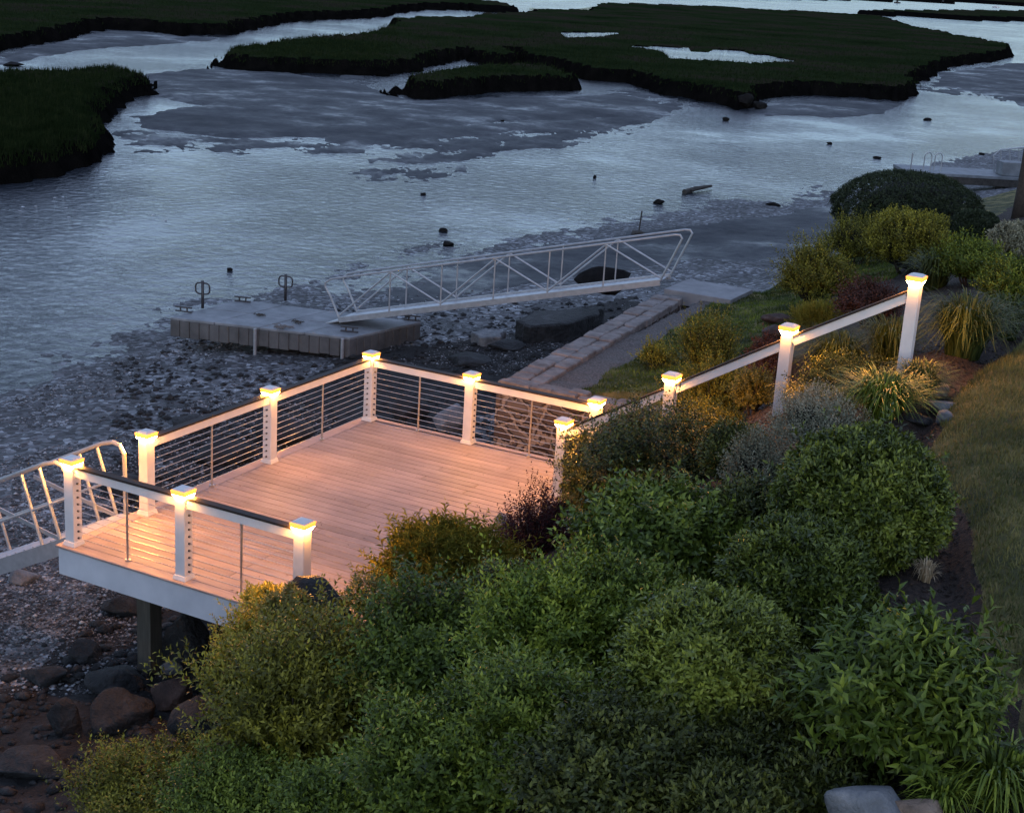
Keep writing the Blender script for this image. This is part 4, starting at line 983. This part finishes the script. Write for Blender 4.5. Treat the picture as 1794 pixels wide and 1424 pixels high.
shrub('dark_shrub', 'low dark shrub with small leaves in front of the lower stair posts', 'shrub', 1165, 795, 135, 72, LM['dull'], 4600, 7, .046, .55, .16, .7, 60, .3, stray=.25, shell=.4, core=.75, simple=False, low=-.6)
shrub('dark_shrub', 'rounded dark shrub leaning over the back right corner of the deck', 'shrub', 1062, 832, 84, 70, LM['dull'], 3200, 7, .048, .6, .14, .5, 60, .22, stray=.2, at=(0, 4.25), shell=.4, core=.75, simple=False, low=-.75, var0=.1)
shrub('dark_shrub', 'dark shrub with paler tips between the silver plant and the low dark shrub', 'shrub', 1285, 805, 60, 60, LM['dull'], 2000, 7, .045, .5, .14, .8, 55, .18, simple=False)
shrub('burgundy_shrub', 'burgundy barberry with upright dark sprigs at the right edge of the deck', 'shrub', 945, 948, 62, 78, LM['burg'], 900, 13, .036, .55, .32, 1.8, 60, .35, stray=.5, shell=.4, core=.7, at=(0, 4.6), simple=False, low=-.3)
shrub('golden_shrub', 'golden thread-leaved mound lit orange at the near right corner of the deck', 'shrub', 788, 1012, 112, 74, LM['gold'], 5200, 9, .075, .09, .26, .5, 30, .3, lf=2.6, droop=.5, low=-.6, stray=.3, shell=.4, core=.72, at=(0, 4.42))
shrub('olive_shrub', 'large olive green shrub with visible stems at the near corner, front centre-left', 'shrub', 545, 1232, 184, 128, LM['olive'], 4600, 9, .060, .42, .26, .9, 52, .3, stray=.3, shell=.5, core=.7, simple=False, low=-.3, stems=9)
shrub('olive_shrub', 'yellow-lit shrub hugging the near corner of the fascia below the front railing', 'shrub', 462, 1150, 72, 92, LM['olive'], 2800, 8, .05, .45, .2, .8, 52, .28, stray=.3, shell=.45, core=.72, at=(1, -.85), simple=False, low=-.5, var0=.18)
shrub('leafy_shrub', 'dark small-leaved shrub with arching shoots below the golden mound', 'shrub', 755, 1150, 125, 118, LM['green'], 2600, 9, .060, .5, .26, .7, 60, .32, stray=.35, shell=.5, core=.7, simple=False, low=-.3, var0=-.12)
shrub('rosette_plant', 'yellow-green rosette-leaved plant in front of the dark boulder at the deck corner', 'plant', 508, 1068, 48, 34, LM['yellow'], 150, 8, .075, .4, .06, .8, 65, .2, at=(1, -1.05), simple=False, core=.6, stems=3)
shrub('rosette_plant', 'yellow-green leaves behind and right of the dark boulder at the deck corner', 'plant', 650, 1052, 50, 40, LM['yellow'], 220, 8, .055, .42, .08, .8, 60, .25, at=(1, -.35), simple=False, core=.6, stems=3)
shrub('rosette_plant', 'small yellow-lit leaves behind and left of the dark boulder along the fascia', 'plant', 468, 1052, 40, 24, LM['olive'], 260, 8, .05, .42, .08, .8, 60, .2, at=(1, -.42), simple=False, core=.6, stems=3, var0=.2)
shrub('leafy_shrub', 'deep green shrub at the bottom edge right of the olive shrub stems', 'shrub', 770, 1340, 150, 112, LM['green'], 3000, 9, .058, .45, .24, .8, 58, .3, stray=.3, shell=.5, core=.7, simple=False, low=-.3, var0=-.05)
shrub('leafy_shrub', 'mid green leafy shrub at the bottom edge below the fresh green shrub', 'shrub', 925, 1290, 135, 125, LM['green'], 3200, 9, .055, .45, .24, .8, 58, .3, stray=.3, shell=.5, core=.7, simple=False, low=-.3)
shrub('dark_shrub', 'very dark leafy shrub at the bottom edge below the broad clipped shrub', 'shrub', 1085, 1360, 150, 105, LM['dull'], 2600, 9, .055, .5, .24, .6, 58, .3, stray=.3, shell=.5, core=.7, simple=False, low=-.3)
shrub('dark_shrub', 'sparse dark plant in the shade at the bottom edge left of the granite boulder', 'shrub', 1290, 1420, 110, 50, LM['dull'], 1000, 7, .06, .42, .18, .8, 55, .25, simple=False, low=-.2)
shrub('ground_cover', 'low green ground cover at the bottom left, below the shore rocks', 'plant', 265, 1388, 135, 66, LM['olive'], 2600, 8, .045, .45, .2, .9, 55, .35, stray=.3, shell=.5, core=.7, simple=False, low=-.3, stems=0)
shrub('ground_cover', 'low green ground cover at the bottom edge left of the olive shrub stems', 'plant', 425, 1398, 130, 66, LM['green'], 2400, 8, .048, .45, .2, .9, 55, .35, stray=.3, shell=.5, core=.7, simple=False, low=-.3, stems=0)
shrub('ground_cover', 'low green ground cover at the bottom edge under the olive shrub', 'plant', 620, 1405, 120, 62, LM['green'], 2200, 8, .055, .45, .2, .9, 55, .35, stray=.3, shell=.5, core=.7, simple=False, low=-.3, stems=0)
shrub('dark_shrub', 'small dark shrub in the hollow below the burgundy shrub', 'shrub', 885, 1040, 62, 48, LM['dull'], 1300, 8, .05, .5, .2, .7, 58, .3, simple=False, low=-.3, stray=.3, core=.7)
shrub('dark_shrub', 'dark shrub squeezed between the leafy green shrub and the largest clipped one', 'shrub', 1318, 905, 62, 62, LM['dull'], 1500, 8, .05, .5, .2, .7, 58, .3, simple=False, low=-.3, stray=.3, core=.7)
shrub('dark_shrub', 'dark undergrowth below the smaller clipped round shrub', 'shrub', 1395, 1240, 60, 70, LM['dull'], 1100, 8, .055, .45, .2, .5, 58, .3, simple=False, low=-.3, stray=.3, core=.7)
shrub('dark_shrub', 'low dark leaves filling the shade between the peony and the granite boulder', 'shrub', 1440, 1370, 90, 46, LM['dull'], 1100, 8, .06, .42, .2, .7, 58, .3, simple=False, low=-.3, stray=.3, core=.7, var0=-.1)
shrub('dark_shrub', 'dark leaves in the gap under the broad clipped shrub', 'shrub', 1300, 1330, 80, 50, LM['dull'], 1000, 8, .055, .42, .2, .7, 58, .3, simple=False, low=-.3, stray=.3, core=.7, var0=-.15)
# silver plants
shrub('silver_plant', 'tall silver-leaved plant between the middle stair post and the largest clipped shrub', 'plant', 1425, 745, 66, 62, LM['silver'], 900, 14, .03, .5, .26, 1.3, 55, .22, simple=False, core=.7)
shrub('silver_plant', 'loose silver-leaved plant left of the largest clipped shrub', 'plant', 1330, 830, 60, 72, LM['silver'], 700, 14, .034, .5, .26, 1.0, 55, .25, simple=False, core=.75, var0=-.25)
shrub('silver_plant', 'small silver sprigs just above the top left of the largest clipped shrub', 'plant', 1500, 745, 26, 22, LM['silver'], 90, 14, .03, .5, .24, 1.3, 55, .22, simple=False, core=.5)
shrub('silver_plant', 'pale silver bush at the right edge below the tree trunk', 'plant', 1775, 425, 40, 36, LM['silver'], 900, 8, .06, .5, .2, .8, 55, .2, core=.8)
# around the stair rail
shrub('upright_shrub', 'upright light green shrub on the lawn strip left of the middle stair post', 'shrub', 1238, 610, 52, 52, LM['olive'], 900, 12, .045, .5, .34, 1.6, 50, .34, stray=.35, shell=.5, core=.72)
shrub('upright_shrub', 'bushy green shrub right of the second stair post', 'shrub', 1255, 690, 62, 55, LM['olive'], 1500, 10, .045, .5, .24, 1.0, 50, .34, stray=.35, shell=.5, core=.78, var0=.05)
shrub('upright_shrub', 'small pale shrub at the foot of the lawn strip left of the second stair post', 'shrub', 1150, 625, 28, 22, LM['olive'], 300, 9, .045, .5, .2, 1.0, 50, .34, stray=.35, shell=.5, core=.7, var0=.15)
shrub('sedum', 'bright yellow-green mound between the second and middle stair posts', 'plant', 1322, 690, 32, 44, LM['yellow'], 900, 8, .035, .6, .12, .8, 55, .34, stray=.35, shell=.5, core=.8)
shrub('rusty_shrub', 'rusty red shrub left of the middle stair post', 'shrub', 1345, 632, 34, 36, LM['rust'], 800, 8, .045, .5, .16, .8, 55, .34, stray=.35, shell=.5, core=.8, var0=-.1)
shrub('rusty_shrub', 'dark red-brown shrub behind the top span of the stair rail', 'shrub', 1522, 535, 52, 44, LM['rust'], 1200, 8, .045, .5, .18, .8, 55, .34, stray=.35, shell=.5, core=.8, var0=-.3)
shrub('golden_shrub', 'small yellow-orange feathery plant behind the middle stair post lamp', 'plant', 1440, 560, 46, 26, LM['gold'], 900, 9, .07, .14, .2, .8, 35, .34, stray=.35, shell=.5, core=.7)
shrub('leafy_shrub', 'dense mid green shrub at the left end of the far planting, above the lawn strip', 'shrub', 1432, 490, 58, 62, LM['olive'], 2200, 9, .055, .42, .28, 1.1, 50, .34, stray=.35, shell=.5, core=.82)
shrub('leafy_shrub', 'tall shrub with pale leaf tips in front of the big clipped hedge', 'shrub', 1590, 430, 76, 56, LM['olive'], 1800, 9, .065, .45, .3, 1.3, 50, .2, core=.8, var0=.08)
shrub('leafy_shrub', 'shrub with pale leaf tips between the dense green shrub and the big hedge', 'shrub', 1500, 430, 52, 44, LM['olive'], 1200, 9, .06, .45, .28, 1.3, 50, .34, stray=.35, shell=.5, core=.8)
shrub('leafy_shrub', 'green shrub right of the top stair post lamp below the small hedge', 'shrub', 1700, 465, 56, 40, LM['green'], 1300, 9, .06, .42, .25, 1.0, 50, .34, stray=.35, shell=.5, core=.8)
shrub('leafy_shrub', 'dark green bush at the right edge above the ornamental grass', 'shrub', 1775, 505, 52, 50, LM['green'], 1400, 9, .055, .42, .22, .8, 50, .34, stray=.35, shell=.5, core=.82, var0=-.05)
shrub('clipped_hedge', 'big smooth clipped hedge in front of the far dock', 'hedge', 1590, 365, 128, 62, LM['hedge'], 14000, 4, .06, .4, .09, .2, 50, .05, shell=.05, core=.95, hk=.75, low=-.9, dep=1.0)
shrub('clipped_hedge', 'small low clipped hedge right of the big one', 'hedge', 1708, 403, 44, 34, LM['hedge'], 4000, 4, .055, .4, .08, .2, 50, .05, shell=.05, core=.95, hk=.75, low=-.8, var0=-.15)
# grasses
GG = 'clumps of ornamental grass on the slope'
blades('ornamental_grass', 'arching grass clump right of the top stair post', 'grass clump', 1692, 580, 94, 70, LM['grass'], 1000, .016, group=GG)
blades('ornamental_grass', 'arching grass clump between the middle and top stair posts', 'grass clump', 1468, 636, 92, 60, LM['grass'], 900, .015, group=GG)
blades('ornamental_grass', 'dark arching clump in front of the top stair post', 'grass clump', 1548, 700, 92, 52, LM['green'], 900, .015, group=GG)
blades('ornamental_grass', 'yellow-lit grass tuft at the foot of the middle stair post', 'grass clump', 1400, 700, 46, 36, LM['yellow'], 300, .016, group=GG)
blades('ornamental_grass', 'thin pale grass at the foot of the top stair post', 'grass clump', 1560, 605, 74, 56, LM['grass'], 600, .014, group=GG)
blades('ornamental_grass', 'long green blades behind the arching clump at the right edge', 'grass clump', 1765, 560, 60, 50, LM['grass'], 420, .02, group=GG)
blades('ornamental_grass', 'upright grass above the top stair lamp below the silver bush', 'grass clump', 1640, 480, 60, 46, LM['grass'], 420, .018, group=GG)
blades('ornamental_grass', 'fine upright grass tuft between the two dark shrubs by the stair', 'grass clump', 1085, 850, 40, 50, LM['grass'], 320, .012, group=GG)
blades('ornamental_grass', 'gold-lit grass tuft beside the grey boulder at the right edge of the deck', 'grass clump', 1022, 880, 34, 30, LM['yellow'], 220, .014, group=GG)
blades('ornamental_grass', 'broad grassy clump spilling over the boulders in the bottom right corner', 'grass clump', 1745, 1370, 110, 70, LM['green'], 620, .02, group=GG)
blades('ornamental_grass', 'small green tuft right of the granite boulder at the bottom edge', 'grass clump', 1650, 1400, 60, 46, LM['green'], 300, .018, group=GG)
blades('ornamental_grass', 'low arching clump between the top stair post and the lawn-edge stones', 'grass clump', 1612, 668, 62, 40, LM['grass'], 500, .016, group=GG)
blades('ornamental_grass', 'thin clump right of the foot of the middle stair post', 'grass clump', 1440, 705, 60, 40, LM['grass'], 420, .014, group=GG)
shrub('ground_cover', 'low dark ground cover uphill of the silver plants, under the arching clumps', 'plant', 1500, 660, 90, 26, LM['dull'], 1500, 7, .045, .45, .14, .8, 58, .3, low=-.2, stray=.3, core=.8, stems=0)
shrub('ground_cover', 'low green ground cover along the lower stair rail', 'plant', 1240, 745, 80, 26, LM['olive'], 1400, 7, .04, .45, .14, .8, 58, .3, low=-.2, stray=.3, core=.8, stems=0)
blades('dried_grass', 'bleached straw tuft at the foot of the largest clipped shrub', 'grass clump', 1622, 1005, 26, 30, LM['straw'], 140, .01, hk=.5)
shrub('seedling', 'pale green shoots rising between the two dark shrubs by the stair', 'plant', 1120, 845, 22, 52, LM['yellow'], 120, 9, .045, .5, .2, 1.6, 50, .2, simple=False, core=0, var0=-.25)
# yellow flowers
fx_, _ = place(1575, 1082, 12); g = gz(fx_[0], fx_[1]); root = empty('flower_plant', (fx_[0], fx_[1], g), 'small plant with yellow flowers on the mulch above the peony', 'flowers')
r = np.random.default_rng(77); mb = MB(); B = []; A = []; Nn = []
mbs = MB()
for i in range(11):
    q = fx_+np.array([r.normal()*.08, r.normal()*.08, r.uniform(-.03,.06)]); q[2] = max(q[2], g+.05); mbs.tube([[q[0], q[1], g], q], .003, 5)
    for k in range(9):
        a = k*.7; B.append(q); A.append([math.cos(a), math.sin(a), .35]); Nn.append([0,0,1])
B = np.array(B); A = nrm(np.array(A)); V, F, kv = leaves(B, A, np.array(Nn, float), np.full(len(B), .045), np.full(len(B), .03)); npmesh('petals', V, F, LM['flower'], root, attrs={'var': np.full(len(V), .5)}); mbs.build('stem', LM['green'], root)
n_ = 120; a = r.random(n_)*6.28; B = np.stack([fx_[0]+r.normal(size=n_)*.09, fx_[1]+r.normal(size=n_)*.09, np.full(n_, g)+r.random(n_)*.06], 1); A = nrm(np.stack([np.cos(a), np.sin(a), .5+r.random(n_)], 1))
V, F, kv = leaves(B, A, np.tile([0,0,1.], (n_,1)), np.full(n_, .05), np.full(n_, .018)); npmesh('foliage', V, F, LM['green'], root, attrs={'var': np.repeat(r.random(n_), kv)})
# wispy shoots with a leafy head
def shoot(px_, py_, hpx, lm, label, head=None, seed=0, name='tall_shoot', at=None):
    r = np.random.default_rng(900+seed); c = unax(px_, py_, *at) if at else place(px_, py_, hpx)[0]; d = (c-CAM)@Fv; g = gz(c[0], c[1])
    root = empty(name, (c[0], c[1], g), label, 'plant', None)
    b0 = np.array([c[0]+r.normal()*.03, c[1], g]); mid = (b0+c)/2+[r.normal()*.04, r.normal()*.04, 0]
    mb = MB(); pts = [b0, b0*.7+mid*.3, mid, mid*.4+c*.6, c]; mb.tube(pts, [.006,.005,.004,.004,.002], 5); mb.build('stem', LM['green'], root)
    n_ = 26; t = .45+.55*r.random(n_); B = b0*(1-t)[:, None]+c*t[:, None]+(mid-(b0+c)/2)*(4*t*(1-t))[:, None]; a = r.random(n_)*6.28; A = nrm(np.stack([np.cos(a), np.sin(a), .5+.3*r.random(n_)], 1))
    V, F, kv = leaves(B, A, np.tile([0,0,1.], (n_,1)), .05*(1.3-t)+.01, np.full(n_, .02), droop=.3); npmesh('foliage', V, F, lm, root, attrs={'var': np.repeat(.5+.5*r.random(n_), kv)})
    if head:
        n_ = 60; a = r.random(n_)*6.28; rr_ = .035*np.sqrt(r.random(n_)); B = np.stack([c[0]+rr_*np.cos(a), c[1]+rr_*np.sin(a), c[2]-rr_*.4+.01], 1); A = nrm(np.stack([np.cos(a), np.sin(a), .8+0*a], 1))
        V, F, kv = leaves(B, A, np.tile([0,0,1.], (n_,1)), np.full(n_, .018), np.full(n_, .014)); npmesh('flower_glint_head', V, F, head, root, attrs={'var': np.repeat(r.random(n_), kv)})
shoot(1150, 990, 95, LM['spirea'], 'tall stalk with a flat yellow-green flower head above the mid green shrub', LM['bud_glint'], 1)
shoot(1122, 1010, 90, LM['spirea'], 'thin green shoot just left of the flat yellow-green flower head', None, 2)
shoot(715, 955, 60, LM['olive'], 'wispy leafy shoot standing in front of the deck boards beside the golden mound', None, 3, at=(0, 4.05))
shoot(665, 995, 40, LM['olive'], 'short leafy shoot against the deck boards left of the golden mound', None, 4, at=(0, 4.05))
shoot(690, 985, 45, LM['olive'], 'middle leafy shoot against the deck boards near the golden mound', None, 5, at=(0, 4.05))
shoot(1300, 1355, 80, LM['spirea'], 'pale leafy shoot in the dark gap at the bottom edge right of centre', None, 6)
shoot(1255, 1385, 60, LM['spirea'], 'shorter pale shoot at the bottom edge beside the pale leafy one', None, 7)
for i, (a_, b_, lb) in enumerate([(506,1248,'yellow-green blob painted as a glint on the left of the olive shrub'),(636,1205,'yellow-green blob painted as a glint on the right of the olive shrub'),(690,1172,'smallest yellow-green painted glint between the olive and small-leaved shrubs'),(1030,1292,'yellow-green painted glint in the leaves at the bottom below the mid green shrub'),(1208,1224,'yellow-green painted glint low on the broad clipped shrub')]):
    c, _ = place(a_, b_, 130); d = (c-CAM)@Fv; c = c-(c-CAM)/d*.12  # yellow-green blobs standing in for bright glints among the leaves
    root = empty('glint_stalk', (c[0], c[1], gz(c[0], c[1])), lb, 'flower', 'single painted glints among the shrubs'); r = np.random.default_rng(40+i)
    mb = MB(); mb.tube([[c[0], c[1], gz(c[0], c[1])], c], .004, 5); mb.build('stem', LM['green'], root)
    n_ = 50; a = r.random(n_)*6.28; rr_ = .03*np.sqrt(r.random(n_)); B = np.stack([c[0]+rr_*np.cos(a), c[1]+rr_*np.sin(a), c[2]+.01+0*a], 1); A = nrm(np.stack([np.cos(a), np.sin(a), .6+0*a], 1))
    V, F, kv = leaves(B, A, np.tile([0,0,1.], (n_,1)), np.full(n_, .016), np.full(n_, .014)); npmesh('flower_glint_head', V, F, LM['bud_glint'], root, attrs={'var': np.repeat(r.random(n_), kv)})
# hose reel post by the top stair post
c, _ = place(1566, 615, 4); g = gz(c[0], c[1]); root = empty('garden_light', (c[0], c[1], g), 'dark garden stake with a round fixture left of the top stair post', 'garden fixture')
mb = MB(); mb.tube([[c[0]+.06, c[1]+.06, g-.05], [c[0]+.07, c[1]+.06, g+.42]], .018, 8); mb.build('stake', M['darkmetal'], root)
mb = MB(); mb.tube([[c[0]+.07, c[1]+.06, g+.42], [c[0]+.07, c[1]+.06, g+.50]], .022, 8); mb.build('stake_cap', M['white'], root)
mb = MB(); mb.tube([[c[0]-.03, c[1]-.02, g+.08], [c[0]-.03, c[1]-.06, g+.10]], .07, 14); mb.tube([[c[0]-.03, c[1]-.02, g-.05], [c[0]-.03, c[1]-.02, g+.08]], .012, 6); mb.build('fixture_head', M['darkmetal'], root, .01)

r = np.random.default_rng(12); n_ = 90; a = r.random(n_)*6.28
B = np.stack([.2+3.4*r.random(n_)**.6, 5.7*r.random(n_)**1.4, np.full(n_, .004)], 1); A = nrm(np.stack([np.cos(a), np.sin(a), .15+0*a], 1))
V, F, kv = leaves(B, A, np.tile([0,0,1.], (n_,1)), .02+.03*r.random(n_), np.full(n_, .014)); o = npmesh('fallen_leaves', V, F, LM['rust'], attrs={'var': np.repeat(r.random(n_), kv)}, loc=(0,0,0)); tag(o, 'small dry leaves fallen on the deck boards', 'leaves', None, 'stuff')
# ------------------------------------------------------------------ turf blades and marsh grass (uncountable)
def turf(name, label, P, z, Hh, Wd, lm, seed, lean=.5):
    r = np.random.default_rng(seed); n = len(P); a = r.random(n)*6.28; B = np.stack([P[:,0], P[:,1], z-.01], 1)
    h = Hh*(.5+r.random(n)); ln = lean*h*r.random(n); sd_ = np.stack([-np.sin(a), np.cos(a), 0*a], 1)*(Wd/2*(.6+.8*r.random(n)))[:, None]
    a2 = a+r.normal(size=n)*.8
    T_ = B+np.stack([np.cos(a2)*ln, np.sin(a2)*ln, h], 1)
    V = np.stack([B-sd_, B+sd_, T_], 1).reshape(-1, 3); F = np.arange(3*n).reshape(-1, 3)
    v = np.clip(.5+.5*fbm(P[:,0]/.5, P[:,1]/.5, seed=seed)+.35*(r.random(n)-.5), 0, 1)
    o = npmesh(name, V, F, lm, attrs={'var': np.repeat(v, 3)}, loc=(0,0,0)); o['kind'] = 'stuff'; tag(o, label, 'grass'); return o
r = np.random.default_rng(3)
n_ = 170000; P = np.stack([8.2+3.6*r.random(n_), -4+16*r.random(n_)], 1); z, c = terrain(P[:,0], P[:,1]); k = c == 6; turf('lawn_grass', 'short uneven lawn grass on the right side of the garden', P[k], z[k], .055, .010, LM['turf'], 1, 1.0)
n_ = 80000; P = np.stack([1.0+3.5*r.random(n_), 9+15*r.random(n_)], 1); z, c = terrain(P[:,0], P[:,1]); k = c == 6; turf('lawn_grass', 'narrow strip of grass between the gravel and the far planting', P[k], z[k], .05, .014, LM['green'], 2, 1.)
def reg_marsh(x0, x1, y0, y1, n):
    return reg_px(x0, x1, y0, y1, -1.3)(r, n)
Ps = [reg_marsh(-80, 290, 95, 320, 60000), reg_marsh(330, 1794, 40, 190, 80000), reg_marsh(0, 700, -5, 110, 30000)]
P = np.concatenate(Ps); z, c = terrain(P[:,0], P[:,1]); _, _, md = tidal(P[:,0], P[:,1]); k = (c == 1) | ((c == 2) & (z > -1.9)); P = P[k]; z = z[k]; d = np.hypot(P[:,0]-CAM[0], P[:,1]-CAM[1])
turf('marsh_grass', 'dark cordgrass covering the marsh islands', P, z, .22, .05, LM['marshg'], 4, .7)
# mulch chips
scatter_stones('mulch_chips', 26000, reg_box(4.0, 9.6, -4, 9), (.008, .03), M['mulch'], 5, 'bark mulch chips on the planted slope')
